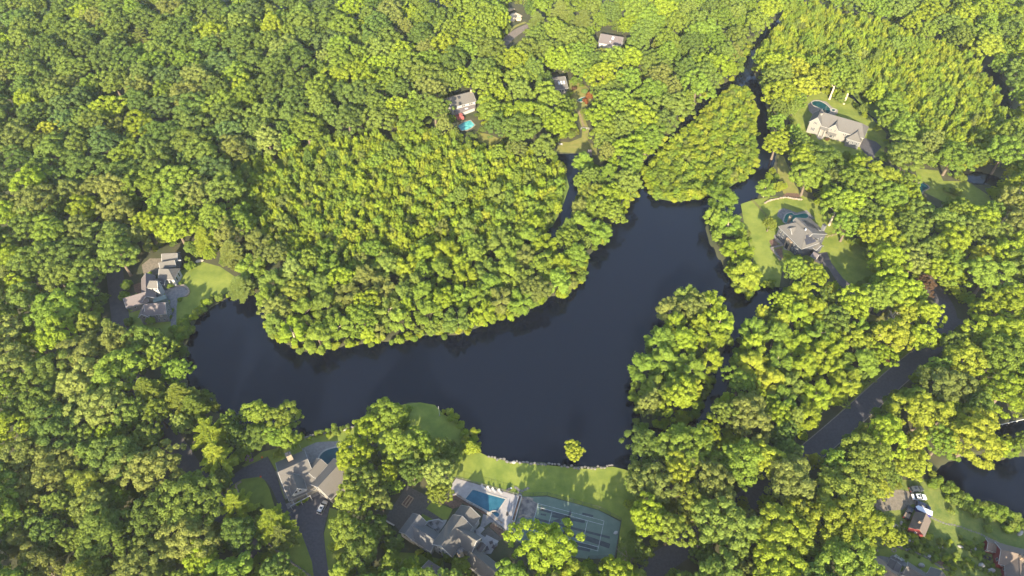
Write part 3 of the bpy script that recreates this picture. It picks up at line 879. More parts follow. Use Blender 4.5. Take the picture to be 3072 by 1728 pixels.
poly_mesh('marsh_ground', MARSH_MAIN, .012, MARSHG, label='green sedge floor of the middle marsh')
poly_mesh('marsh_ground', MARSH_NE, .012, MARSHG, label='green sedge floor of the upper right marsh')
poly_mesh('island_ground', HOLE_SHRUB, .012, MARSHG, label='green floor of the shrub island')
LAWNS = [
 ('lawn', LAWN, [(533,815),(580,800),(595,782),(660,800),(705,830),(700,868),(660,888),(620,905),(590,940),(560,985),(545,1045),(505,1050),(480,985),(380,985),(385,900),(440,850)], 'green lawn running from the grey compound to the pond'),
 ('lawn', LAWN, [(725,1398),(783,1356),(830,1345),(880,1338),(893,1320),(960,1303),(1015,1289),(1075,1278),(1075,1325),(960,1400),(850,1500),(828,1412),(803,1369),(735,1402)], 'lawn strip behind the tan-roofed house'),
 ('lawn', LAWN, [(700,1452),(727,1437),(779,1430),(793,1439),(808,1466),(818,1500),(830,1540),(850,1600),(780,1640),(700,1560),(670,1490)], 'round grass island in the drive'),
 ('lawn', LAWN, [(845,1575),(880,1570),(905,1600),(938,1680),(948,1760),(840,1760),(790,1660)], 'shaded grass below the drive'),
 ('lawn', LAWN, [(989,1523),(1010,1530),(1060,1560),(1060,1700),(1020,1760),(992,1760),(977,1660),(972,1600),(982,1560)], 'grass strip right of the curved drive'),
 ('lawn', LAWN, [(1374,1343),(1437,1355),(1465,1371),(1541,1387),(1620,1393),(1759,1407),(1839,1400),(1920,1420),(1920,1600),(1880,1720),(1845,1720),(1863,1561),(1797,1530),(1640,1486),(1580,1490),(1556,1486),(1370,1434),(1340,1420),(1350,1380)], 'wide mown lawn between the pond and the tennis court'),
 ('lawn', LAWN, [(1180,1225),(1215,1212),(1260,1207),(1305,1215),(1330,1242),(1362,1262),(1395,1290),(1422,1318),(1426,1345),(1374,1343),(1340,1420),(1250,1420),(1150,1380),(1120,1300),(1140,1250)], 'shaded lawn on the point above the pool house'),
 ('lawn', LAWN, [(1296,1503),(1358,1527),(1343,1557),(1332,1562),(1276,1527)], 'small lawn square behind the grey-roofed house'),
 ('lawn', LAWN, [(1266,1540),(1302,1560),(1280,1570),(1258,1552)], 'narrow lawn wedge by the dining patio'),
 ('lawn', LAWN, [(1165,1655),(1256,1660),(1330,1680),(1335,1760),(1160,1760)], 'shaded front lawn with shrub beds'),
 ('lawn', LAWN_DRY, [(1668,456),(1676,424),(1707,427),(1745,412),(1747,389),(1767,388),(1763,422),(1790,443),(1790,466),(1763,463),(1716,458)], 'sunny lawn at the head of the cove'),
 ('lawn', LAWN_DRY, [(1700,240),(1745,245),(1770,270),(1775,310),(1745,330),(1767,388),(1747,389),(1730,335),(1705,285)], 'yellowish yard of the skylit cottage'),
 ('lawn', LAWN_DRY, [(1420,392),(1470,404),(1508,420),(1480,437),(1440,430)], 'yellow lawn below the turquoise pool'),
 ('lawn', LAWN, [(2375,330),(2440,276),(2520,278),(2560,298),(2600,340),(2660,400),(2650,470),(2560,475),(2460,455),(2385,425)], 'lawn around the beige gabled house'),
 ('lawn', LAWN_DRY, [(2333,463),(2352,470),(2385,555),(2420,600),(2350,580),(2333,520)], 'grass bank beside the right channel'),
 ('lawn', LAWN, [(2222,612),(2258,600),(2300,592),(2400,585),(2440,600),(2500,650),(2530,700),(2620,740),(2640,840),(2560,860),(2520,852),(2480,795),(2350,795),(2338,862),(2290,856),(2262,846),(2258,760),(2236,690)], 'sunny lawn sloping from the solar-roofed house to the dock'),
 ('lawn', LAWN, [(2745,505),(2815,512),(2830,543),(2900,543),(2965,585),(3000,650),(2930,670),(2880,630),(2760,570)], 'shaded lawn at the right edge'),
 ('meadow', MEADOW, [(2600,1500),(2690,1440),(2800,1438),(2840,1474),(2885,1500),(2930,1522),(2985,1545),(3050,1556),(3120,1575),(3120,1790),(2600,1790),(2570,1680),(2620,1630)], 'rough green meadow around the red shed and barn'),
 ('lawn', LAWN, [(2470,1285),(2560,1195),(2625,1132),(2685,1068),(2745,1030),(2750,1060),(2625,1165),(2490,1290)], 'grass verge beside the right road'),
 ('lawn', LAWN_DRY, [(2600,900),(2670,915),(2668,965),(2605,962)], 'patch of lawn before the little dark shed'),
]
for i_, (nm, m_, pts, lab) in enumerate(LAWNS):
    poly_mesh(nm, pts, .02 + .0015 * i_, m_, label=lab)
RIGHT_ROAD = [(1900,1740),(1990,1682),(2090,1612),(2200,1530),(2330,1440),(2440,1352),(2560,1248),(2678,1140),(2765,1068),(2822,1010),(2842,965),(2838,925),(2810,878),(2760,825)]
ribbon('road', RIGHT_ROAD, 7.0, .075, ASPH, 'dark asphalt road running up the right side')
ribbon('road', [(2842,962),(2900,985),(2990,1010),(3110,1030)], 7.5, .080, ASPH, 'asphalt branch road leaving the bend to the right')
KERB = mat('kerb_stone', (.16, .14, .11), .9, .2, 2)
for s_ in (-1, 1):
    ribbon('kerb', RIGHT_ROAD[4:9], .28, .16, KERB, ('left' if s_ > 0 else 'right') + ' kerb of the right road', thick=.16, off=s_ * 3.65)
LEFT_ROAD = [(270,520),(310,640),(330,720),(342,800),(352,880),(362,960),(374,1050),(405,1150),(460,1240),(525,1335),(585,1425),(645,1505),(715,1600),(790,1720),(820,1780)]
ribbon('road', LEFT_ROAD, 6.6, .085, ASPH_OLD, 'shaded asphalt forest road on the left')
ribbon('verge', LEFT_ROAD[8:12], 1.1, .082, TAN_SOIL, 'rusty leaf-strewn verge of the left road', off=-3.75)
ribbon('road', [(1470,190),(1500,150),(1520,122),(1548,98),(1585,80),(1650,62)], 6.0, .09, ROAD_TAN, 'short stretch of pale road near the top')
ribbon('verge', [(1525,132),(1552,92),(1590,74)], 2.0, .07, LAWN_DRY, 'grass verge of the pale top road', off=4.2)
poly_mesh('driveway', [(803,1370),(825,1413),(857,1510),(863,1527),(959,1483),(990,1499),(990,1519),(976,1566),(970,1602),(978,1660),(992,1770),(946,1770),(936,1686),(906,1604),(872,1562),(850,1536),(832,1505),(817,1470),(800,1444),(779,1430),(727,1437),(690,1460),(640,1506),(612,1482),(680,1438),(733,1401)], .10, ASPH, label='dark asphalt drive curving round the tan-roofed house')
poly_mesh('driveway', [(2592,413),(2628,425),(2645,440),(2625,462),(2618,490),(2602,485),(2596,462),(2578,440)], .095, ASPH, label='dark asphalt drive beside the beige gabled house')
poly_mesh('driveway', [(2400,735),(2437,762),(2481,756),(2494,788),(2530,836),(2600,885),(2680,895),(2680,905),(2590,900),(2515,852),(2484,802),(2423,775)], .10, ASPH_OLD, label='grey drive below the solar-roofed house')
poly_mesh('gravel_lot', [(2600,1515),(2617,1508),(2643,1494),(2668,1480),(2692,1467),(2726,1474),(2750,1490),(2760,1515),(2738,1512),(2709,1529),(2668,1532),(2632,1537),(2600,1545)], .095, GRAVEL, label='gravel parking lot by the red shed')
poly_mesh('gravel_court', [(430,820),(425,795),(450,775),(490,775),(500,800),(490,815),(465,825),(450,830)], .095, GRAVEL, label='tan gravel court of the grey compound')
poly_mesh('path', [(1731,330),(1738,330),(1752,372),(1758,386),(1750,386),(1742,360)], .09, TAN_SOIL, label='bare path down to the cove lawn')
# ================================================================== houses
WHITE = mat('white_paint', (.26, .255, .24), .7, .06, 3)
BEIGE = mat('beige_siding', (.16, .148, .128), .8, .06, 2)
GREYS = mat('grey_shingle_wall', (.1, .1, .1), .9, .15, 3, bump=.2, bscale=12)
DARKW = mat('dark_slate_wall', (.05, .052, .06), .9, .2, 2)
STONEW = mat('stone_wall', (.2, .15, .10), .9, .4, 1.6, bump=.6, bscale=6)
REDW = mat('barn_red', (.13, .022, .022), .8, .12, 3)
ROOF_TAN = mat('tan_shingle', (.085, .077, .067), .9, .16, 6, bump=.25, bscale=14, detail=9)
ROOF_GREY = mat('grey_shingle', (.085, .083, .081), .9, .18, 6, bump=.25, bscale=14, detail=9)
ROOF_MID = mat('weathered_shingle', (.079, .073, .065), .9, .18, 5, bump=.25, bscale=14, detail=9)
ROOF_BROWN = mat('brown_shingle', (.105, .082, .066), .9, .18, 5, bump=.25, bscale=14, detail=9)
ROOF_PLUM = mat('mauve_grey_shingle', (.095, .08, .078), .9, .22, 5, bump=.3, bscale=12, detail=9)
ROOF_DARK = mat('dark_shingle', (.055, .05, .05), .9, .2, 5, bump=.25, bscale=14, detail=9)
ROOF_PALE = mat('pale_tan_shingle', (.17, .135, .1), .9, .15, 5, bump=.25, bscale=14, detail=9)
def glass_mat():
    m, nt, out = newmat('window_glass')
    b = nt.nodes.new('ShaderNodeBsdfPrincipled')
    b.inputs['Base Color'].default_value = (.012, .015, .022, 1)
    b.inputs['Roughness'].default_value = .08
    nt.links.new(b.outputs[0], out.inputs['Surface'])
    return m
GLASS = glass_mat()
BRICK = mat('chimney_brick', (.25, .18, .12), .9, .3, 5, bump=.3, bscale=12)
METAL = mat('dark_metal', (.03, .03, .032), .5, .2, 3)
SKYL = mat('skylight_glass', (.30, .33, .36), .15, .1, 2, spec=.6)
BLACK = mat('black_rubber', (.012, .012, .013), .7, .2, 4)

_wm = {}
def window(parent, loc, ang, w, h, name='window', pane_m=None, frame_m=None):
    """a framed window; loc is the middle of its back on the wall, ang the direction it faces"""
    key = (round(w, 2), round(h, 2), (frame_m or WHITE).name, (pane_m or GLASS).name, name)
    if key not in _wm:
        f = .09
        b = MB()
        b.box((0, .03, h / 2 - f / 2), (w, .1, f)); b.box((0, .03, -h / 2 + f / 2), (w, .1, f))
        b.box((-w / 2 + f / 2, .03, 0), (f, .1, h - 2 * f)); b.box((w / 2 - f / 2, .03, 0), (f, .1, h - 2 * f))
        if h > 1.0 and name == 'window': b.box((0, .025, 0), (w - 2 * f, .06, .05))
        p = MB().box((0, .012, 0), (w - 2 * f + .02, .04, h - 2 * f + .02))
        _wm[key] = (b.mesh(name, frame_m or WHITE), p.mesh('pane', pane_m or GLASS))
    fm, pm = _wm[key]
    o = link(name, fm, None, parent, Vector(loc) - parent.location)
    o.rotation_euler = (0, 0, ang - math.pi / 2)
    link('pane', pm, None, o)
    return o
class Frame:
    """a house's own axes: u along its measured ridge, w to the left of it (metres)"""
    def __init__(s, r0, r1, zr):
        a, b = P(*r0, zr), P(*r1, zr)
        s.o = Vector((a.x, a.y, 0)); s.d = Vector((b.x - a.x, b.y - a.y, 0)).normalized(); s.n = Vector((-s.d.y, s.d.x, 0))
        s.ang = math.atan2(s.d.y, s.d.x)
    def __call__(s, u, w, z=0.0): return s.o + s.d * u + s.n * w + Vector((0, 0, z))
class Wing:
    """a block under a gable or hip roof, given by the two ends of its ridge (photo pixels or world points)"""
    def __init__(s, parent, p0, p1, zr, ze, hw, wm, rm, zb=0.0, oh=.35, hip=(0, 0), trim=True, ext=(0, 0), walls=True, hws=None, zes=None):
        a = p0 if isinstance(p0, Vector) else P(*p0, zr); b = p1 if isinstance(p1, Vector) else P(*p1, zr)
        s.d = Vector((b.x - a.x, b.y - a.y, 0)); L = s.d.length; s.d /= L
        s.n = Vector((-s.d.y, s.d.x, 0))
        L += ext[0] + ext[1]
        s.parent, s.hw, s.oh, s.ze, s.zr, s.zb = parent, hw, oh, ze, zr, zb
        hL, hR = hws or (hw, hw); zL, zR = zes or (ze, ze)
        s.hL, s.hR, s.zL, s.zR = hL, hR, zL, zR
        h0, h1 = hip
        E0 = Vector((a.x, a.y, 0)) - s.d * (ext[0] + h0); EL = L + h0 + h1       # eave rectangle
        s.E0, s.EL = E0, EL
        pt = lambda u, w, z: E0 + s.d * u + s.n * w + Vector((0, 0, z))
        s.pt = pt
        wl = zr - (zr - zL) / hL * (hL - oh) - .2; wr = zr - (zr - zR) / hR * (hR - oh) - .2
        iL, iR = hL - oh, -(hR - oh)
        s.iL, s.iR = iL, iR
        if walls:
            m = MB()
            u0, u1 = oh, EL - oh
            e0, e1 = min(wl, wr), min(wl, wr)
            m.face([pt(u0, iL, zb), pt(u0, iL, wl), pt(u1, iL, wl), pt(u1, iL, zb)])
            m.face([pt(u1, iR, zb), pt(u1, iR, wr), pt(u0, iR, wr), pt(u0, iR, zb)])
            for u, hp, sg in ((u0, h0, 1), (u1, h1, -1)):
                q = [pt(u, iR, zb), pt(u, iR, wr)] + ([] if hp else [pt(u, 0, zr - .2)]) + [pt(u, iL, wl), pt(u, iL, zb)]
                m.face(q if sg > 0 else q[::-1])
            m.face([pt(u0, iR, zb), pt(u0, iL, zb), pt(u1, iL, zb), pt(u1, iR, zb)])
            m.build('wall', wm, parent)
        r = MB()
        A, B = pt(h0, 0, zr), pt(EL - h1, 0, zr)
        r.slab([pt(0, hL, zL), A, B, pt(EL, hL, zL)], .2)
        r.slab([pt(0, -hR, zR), A, B, pt(EL, -hR, zR)], .2)
        if h0: r.slab([pt(0, hL, zL), A, pt(0, -hR, zR)], .2)
        if h1: r.slab([pt(EL, hL, zL), B, pt(EL, -hR, zR)], .2)
        s.roof = r.build('roof', rm, parent)
        rc = MB(); rc.tube([A + Vector((0, 0, .03)), B + Vector((0, 0, .03))], .12, 5)
        for c, e, hp in ((A, 0, h0), (B, EL, h1)):
            if hp:
                rc.tube([c, pt(e, hL, zL)], .1, 5); rc.tube([c, pt(e, -hR, zR)], .1, 5)
        rc.v = [tuple(Vector(v) - parent.location) for v in rc.v]
        link('ridge_cap', rc.mesh('ridge_cap', rm), None, s.roof)
        if trim:
            t = MB(); ang = math.atan2(s.d.y, s.d.x)
            for hh, zz, sg in ((hL, zL, 1), (hR, zR, -1)):
                t.box((pt(0, sg * (hh + .03), zz - .16) + pt(EL, sg * (hh + .03), zz - .16)) / 2, (EL + .04, .06, .18), ang)
                for u, hp in ((-.03, h0), (EL + .03, h1)):
                    if not hp: t.tube([pt(u, sg * hh, zz - .1), pt(u, 0, zr - .1)], .1, 4)
            for u, hp in ((-.03, h0), (EL + .03, h1)):
                if hp: t.box((pt(u, hL, zL - .16) + pt(u, -hR, zR - .16)) / 2, (.06, hL + hR, .18), ang)
            t.build('trim', WHITE, parent)
    def win(s, side, items, **kw):
        """side: L / R long walls, 0 / 1 the ends; items: (fraction along, height of middle, width, height)"""
        for u, z, w, h in items:
            if side == 'L': p, n = s.pt(s.EL * u, s.iL, z), s.n
            elif side == 'R': p, n = s.pt(s.EL * u, s.iR, z), -s.n
            elif side == '0': p, n = s.pt(s.oh, s.iR + (s.iL - s.iR) * u, z), -s.d
            else: p, n = s.pt(s.EL - s.oh, s.iR + (s.iL - s.iR) * u, z), s.d
            window(s.parent, p, math.atan2(n.y, n.x), w, h, **kw)
    def on_roof(s, side, u, v, lift=.0):
        """point and frame on a roof plane: u along, v from ridge (0) to eave (1)"""
        sg, hh, zz = (1, s.hL, s.zL) if side == 'L' else (-1, s.hR, s.zR)
        p = s.pt(s.EL * u, sg * hh * v, s.zr + (zz - s.zr) * v)
        e = (s.n * sg * hh + Vector((0, 0, zz - s.zr))).normalized()
        nn = s.d.cross(e); nn = nn if nn.z > 0 else -nn
        return p + nn * lift, s.d, e, nn
    def plate(s, side, u, v, w, h, name, m, t=.12, sub=None):
        """something flat lying on the roof (skylight, solar panel)"""
        p, d, e, nn = s.on_roof(side, u, v, t) if isinstance(side, str) else side
        b = MB(); b.slab([p - d * w / 2 - e * h / 2, p + d * w / 2 - e * h / 2, p + d * w / 2 + e * h / 2, p - d * w / 2 + e * h / 2], t)
        o = b.build(name, m, s.parent)
        if sub:
            b = MB(); p2 = p + nn * .03
            b.slab([p2 - d * (w / 2 - .12) - e * (h / 2 - .12), p2 + d * (w / 2 - .12) - e * (h / 2 - .12), p2 + d * (w / 2 - .12) + e * (h / 2 - .12), p2 - d * (w / 2 - .12) + e * (h / 2 - .12)], .04)
            b.v = [tuple(Vector(v_) - s.parent.location) for v_ in b.v]
            link(sub[0], b.mesh(sub[0], sub[1]), None, o)
        return o
def chimney(parent, px, py, z1, w=1.1, d=.8, z0=0.0, rz=0.0, m=None):
    p = P(px, py, z1)
    c = MB().box((p.x, p.y, (z0 + z1) / 2), (w, d, z1 - z0), rz).build('chimney', m or BRICK, parent)
    k = MB().box((p.x - parent.location.x, p.y - parent.location.y, z1 + .08), (w + .2, d + .2, .16), rz)
    k.tube([(p.x - parent.location.x, p.y - parent.location.y, z1 + .1), (p.x - parent.location.x, p.y - parent.location.y, z1 + .6)], .2, 8)
    link('chimney_cap', k.mesh('chimney_cap', METAL), None, c)
def house(name, px, py, label, cat='house'):
    p = P(px, py, 0)
    return empty(name, p, 0, label, cat)
def blockpart(parent, name, pts, z0, z1, m):
    w = [P(a, b, z1) for a, b in pts]
    return MB().prism([(p.x, p.y) for p in w], z0, z1).build(name, m, parent)

# ---- grey-roofed pool house at the bottom
h = house('pool_house', 1370, 1610, 'large white house with grey-tan roofs beside the swimming pool and tennis court')
F = Frame((1384.8, 1550.1), (1323.8, 1637.7), 9.6)
w = Wing(h, F(-.3, 0), F(10.7, 0), 9.6, 6.0, 3.75, WHITE, ROOF_MID)
w.win('1', [(.12, 4.9, .7, 1.3), (.3, 4.9, .7, 1.3), (.5, 4.9, .7, 1.3), (.7, 4.9, .7, 1.3), (.88, 4.9, .7, 1.3), (.3, 2.0, 1.0, 1.6), (.7, 2.0, 1.0, 1.6)])
w2 = Wing(h, F(3.7, .2), F(3.7, 7.9), 9.1, 5.6, 2.9, WHITE, ROOF_MID)
w2.win('1', [(.3, 4.6, .9, 1.4), (.7, 4.6, .9, 1.4)])
w3 = Wing(h, F(-4.6, 0), F(1, 0), 8.0, 5.0, 3.7, WHITE, ROOF_MID)
w3.win('L', [(.25, 3.6, .9, 1.3), (.5, 3.6, .9, 1.3)])
w4 = Wing(h, F(5.4, -12.7), F(12.5, -12.7), 6.2, 4.0, 2.8, WHITE, ROOF_GREY)
w4.win('1', [(.3, 3.0, .7, 1.1), (.5, 3.0, .7, 1.1), (.7, 3.0, .7, 1.1)])
w5 = Wing(h, F(9.2, -12.2), F(9.2, -3.4), 6.0, 3.5, 3.05, WHITE, ROOF_GREY)
w5.win('R', [(.4, 1.9, 1.0, 1.2), (.65, 1.9, 1.0, 1.2), (.85, 1.9, 1.0, 1.2)])
w6 = Wing(h, F(6.4, 7.2), F(7.5, 17.2), 6.2, 3.6, 2.9, WHITE, ROOF_TAN)
chimney(h, 1380, 1653, 10.6, 1.6, 1.1, rz=.6, m=STONE_WARM)
q = F(.3, 5.0, 0); MB().box((q.x, q.y, 2.9), (.45, .45, 5.8), F.ang).build('flue', METAL, h)
Wing(h, F(1.6, 8.9), F(6.3, 8.9), 4.6, 4.0, 1.0, WHITE, ROOF_DARK, oh=.15)
# garage at the bottom edge
h = house('garage', 1290, 1740, 'brown-roofed garage cut by the bottom edge', 'garage')
Wing(h, (1276, 1712), (1330, 1746), 5.6, 3.6, 3.6, WHITE, ROOF_BROWN, ext=(1.5, 4))
# ---- tan-roofed house with kidney pool, lower left
h = house('tan_roof_house', 900, 1450, 'tan-roofed house with stone chimney beside a dark drive and pool')
F = Frame((834.6, 1416.6), (917.4, 1379.4), 7.6)
w = Wing(h, F(-.1, 0), F(9.8, 0), 7.6, 3.5, 6.3, BEIGE, ROOF_TAN, hws=(6.3, 8.9), zes=(3.6, 3.2))
w2 = Wing(h, F(19.6, -6.0), F(9.7, -11.1), 7.4, 4.0, 4.8, BEIGE, ROOF_TAN)
w2.win('1', [(.35, 4.6, 1.2, 1.5), (.7, 4.2, .9, 1.2), (.5, 1.6, 2.4, 2.0)])
w3 = Wing(h, F(4.0, -3.0), F(3.8, -8.7), 8.1, 5.0, 2.5, WHITE, ROOF_TAN)
w3.win('1', [(.3, 5.6, .9, 1.2), (.6, 5.6, .9, 1.2)])
Wing(h, F(13.6, -1.2), F(8.6, -4.2), 6.2, 4.4, 2.4, BEIGE, ROOF_TAN)
chimney(h, 864, 1362, 9.2, 1.7, 1.3, rz=.5, m=STONE_WARM)
b = MB(); b.tube([F(-.4, -10.6, 2.9), F(6.5, -10.2, 2.9)], .12, 5); b.tube([F(.9, -8.6, 3.2), F(1.0, -10.5, 2.9)], .1, 5); b.tube([F(5.6, -8.6, 3.2), F(5.6, -10.2, 2.9)], .1, 5); b.build('porch_beam', WHITE, h)
for u_ in (-.2, 3.2, 6.4): MB().tube([F(u_, -10.5, 0), F(u_, -10.5, 2.9)], .11, 6).build('porch_post', WHITE, h)
poly_mesh('terrace', [(857,1512),(866,1508),(925,1487),(955,1470),(960,1483),(863,1527)], .13, PATIO, label='stone entrance terrace of the tan-roofed house')
poly_mesh('planting_bed', [(885,1503),(928,1486),(932,1496),(890,1513)], .15, MULCH, label='mulched bed before the tan-roofed house')
poly_mesh('gravel_strip', [(826,1413),(832,1412),(862,1495),(857,1500)], .115, KERB, label='pale edging strip between drive and tan-roofed house')
# ---- grey shingled compound, left
h = house('shingle_compound', 460, 890, 'sprawling grey shingle house with many gables left of the pond')
F = Frame((423.2, 923.8), (498.6, 900.5), 8.2)
w = Wing(h, F(1.2, 1.4), F(8.9, -1.2), 8.2, 5.2, 3.2, GREYS, ROOF_PLUM, hip=(0, 0))
w.win('R', [(.5, 4.0, .9, 1.2), (.7, 4.0, .9, 1.2), (.5, 1.6, .9, 1.2), (.75, 1.6, .9, 1.2)])
w.win('1', [(.3, 4.2, .7, 1.4), (.5, 4.2, .7, 1.4), (.7, 4.2, .7, 1.4), (.35, 1.7, .7, 1.4), (.65, 1.7, .7, 1.4)])
w1 = Wing(h, F(1.2, 3.0), F(-.6, -1.9), 6.8, 4.8, 2.1, GREYS, ROOF_PLUM)
w1.win('1', [(.5, 4.2, .9, 1.0)])
w2 = Wing(h, F(-6.6, 10.7), F(1.8, 10.6), 6.0, 3.3, 3.1, GREYS, ROOF_PLUM)
w2.win('R', [(.35, 2.2, .9, 1.0)])
w2 = Wing(h, F(3.2, 21.4), F(2.0, 8.0), 6.2, 3.6, 2.7, GREYS, ROOF_PLUM)
w3 = Wing(h, F(4.6, 13.6), F(7.4, 12.2), 8.4, 6.0, 1.9, WHITE, ROOF_MID, hip=(1.4, 0))
w3.win('1', [(.3, 5.0, .7, 1.1), (.7, 5.0, .7, 1.1)]); w3.win('R', [(.45, 5.1, .7, .9), (.75, 5.1, .7, .9)])
w4 = Wing(h, F(8.6, 20.6), F(12.2, 18.6), 7.0, 4.3, 3.3, WHITE, ROOF_MID, hip=(0, 2.6))
w4.win('R', [(.2, 2.6, 1.3, 2.2), (.45, 2.6, 1.3, 2.2), (.7, 2.6, 1.3, 2.2)]); w4.win('1', [(.3, 2.6, 1.2, 2.2), (.7, 2.6, 1.2, 2.2)])
Wing(h, F(8.8, 25.0), F(15.0, 23.9), 6.4, 4.8, 1.8, GREYS, ROOF_MID)
w5 = Wing(h, F(10.6, 29.6), F(16.6, 27.2), 6.8, 4.8, 2.5, GREYS, ROOF_MID)
q = F(14.6, 25.6, 4.6); MB().box(q, (5.4, .25, .5), F.ang - .35).build('parapet', WHITE, h)
Wing(h, F(6.4, 17.6), F(9.6, 15.4), 4.8, 3.6, 1.6, GREYS, ROOF_DARK)
q = F(6.0, 7.2, 1.7); MB().box(q, (5.0, 2.4, 3.4), F.ang).build('link_block', mat('copper_green', (.1, .125, .11), .7, .1, 2), h)
poly_mesh('patio', [(490,868),(505,862),(533,858),(552,858),(565,868),(566,880),(556,890),(535,892),(530,920),(528,978),(512,978),(514,925),(508,905),(498,890)], .12, SLATE, label='slate patio with a rounded end by the grey compound')
b = ribbon('patio_wall', [(533,860),(551,858),(565,868),(567,880),(557,891)], .7, .6, STONE_WARM, None, thick=.6, n=4, kind=None); tag(b, 'curved stone seat wall round the slate patio', 'wall')
poly_mesh('planting_bed', [(400,855),(425,845),(432,870),(415,882),(404,875)], .11, MULCH, label='mulch bed behind the grey compound')
# ---- white house with turquoise pool, top
h = house('white_house', 1392, 310, 'white house with grey-tan roof above the turquoise pool')
F = Frame((1343.5, 293.1), (1415.4, 274.5), 8.4)
w = Wing(h, F(0, 0), F(14.3, 0), 8.4, 5.0, 4.6, WHITE, ROOF_MID)
w.win('R', [(.16, 3.9, 1.6, 1.6), (.45, 4.0, 1.0, 1.1), (.52, 4.0, 1.0, 1.1), (.75, 4.0, 1.0, 1.1), (.83, 4.0, 1.0, 1.1)])
chimney(h, 1413, 268, 9.8, 1.0, .9, m=BRICK)
b = MB(); b.slab([F(1.0, -4.3, 3.2), F(13.4, -4.3, 3.2), F(13.2, -6.2, 2.3), F(2.0, -7.8, 2.3)], .2); b.build('lower_roof', ROOF_PLUM, h)
MB().prism([(p.x, p.y) for p in (F(1.3, -4.2), F(13.0, -4.2), F(12.8, -5.8), F(2.2, -7.4))], 0, 2.1).build('lower_wall', WHITE, h)
MB().box(F(8.0, -5.6, 2.85), (1.8, 1.1, .25), F.ang).build('skylight', SKYL, h)
# ---- brown-roofed house at the top
h = house('brown_roof_house', 1835, 120, 'house with a plain brown roof and one skylight near the top')
w = Wing(h, (1803, 101), (1870, 112), 8.0, 5.0, 5.4, WHITE, ROOF_PLUM)
w.plate('R', .57, .28, 1.4, 2.0, 'skylight', WHITE, .2, ('pane', SKYL))
w.plate('R', .5, .7, .8, .8, 'roof_vent', SKYL, .2)
w.win('1', [(.3, 3, 1, 1.4), (.7, 3, 1, 1.4)])
# ---- skylit cottage
h = house('skylit_cottage', 1690, 255, 'grey-roofed cottage with three skylights half hidden by trees')
w = Wing(h, (1670, 232), (1695.4, 228.6), 7.4, 4.0, 6.8, BEIGE, ROOF_MID, ext=(5, 0))
for u in (.55, .69, .84): w.plate('R', u, .5, .9, 2.0, 'skylight', WHITE, .15, ('pane', SKYL))
w.win('R', [(.55, 2.6, 1.2, 1.5), (.7, 2.6, 1.2, 1.5), (.85, 2.6, 1.2, 1.5)])
# ---- beige gabled house, upper right
h = house('gabled_house', 2500, 385, 'long beige house with white-trimmed gables beside an oval pool')
F = Frame((2481, 340.4), (2586.5, 370.4), 10.0)
w = Wing(h, F(-3, 0), F(17.6, 0), 10.0, 5.8, 5.7, BEIGE, ROOF_MID, hip=(0, 3.6))
w.win('R', [(.6, 4.4, .6, 1.4), (.635, 4.4, .6, 1.4), (.67, 4.4, .6, 1.4)])
wa = Wing(h, F(-3.3, 2.9), F(-3.3, -6.3), 10.2, 6.4, 3.15, BEIGE, ROOF_MID)
wa.win('1', [(.38, 6.6, .55, 1.5), (.5, 6.6, .55, 1.5), (.62, 6.6, .55, 1.5), (.34, 2.8, .6, 1.9), (.46, 2.8, .6, 1.9), (.58, 2.8, .6, 1.9)])
wb_ = Wing(h, F(6.05, -1.2), F(6.0, -6.2), 9.0, 6.0, 2.5, BEIGE, ROOF_MID)
wb_.win('1', [(.27, 5.3, .7, 1.1), (.73, 5.3, .7, 1.1), (.5, 1.9, 1.6, 1.8), (.2, 1.9, .6, 1.8), (.8, 1.9, .6, 1.8)])
b = MB(); b.slab([F(3.7, -6.1, 4.0), F(8.3, -6.1, 4.0), F(8.3, -7.3, 3.2), F(3.7, -7.3, 3.2)], .18); b.build('bay_roof', ROOF_MID, h)
wc = Wing(h, F(17.0, -1.0), F(17.0, -5.6), 8.0, 4.6, 3.6, GREYS, ROOF_MID, hip=(0, 2.8))
wc.win('1', [(.22, 3.0, .8, 1.3), (.5, 3.0, .8, 1.3), (.78, 3.0, .8, 1.3)])
for u_ in (.3, 2.6): MB().tube([F(u_, -6.6, 0), F(u_, -6.6, 4.6)], .16, 6).build('porch_post', WHITE, h)
b = MB(); b.slab([F(-.2, -5.5, 5.6), F(3.6, -5.5, 5.6), F(3.6, -7.0, 4.7), F(-.2, -7.0, 4.7)], .18); b.build('porch_roof', ROOF_MID, h)
chimney(h, 2464, 337, 10.3, 1.2, 1.6, rz=.2, m=BEIGE)
poly_mesh('patio', [(2424,312),(2440,300),(2455,299),(2480,305),(2497,322),(2515,330),(2512,342),(2495,350),(2440,345),(2426,332)], .09, PATIO, label='stone patio round the oval pool')
poly_mesh('terrace', [(2450,403),(2458,395),(2474,400),(2472,415),(2458,420),(2449,412)], .09, PATIO, label='front door terrace of the beige gabled house')
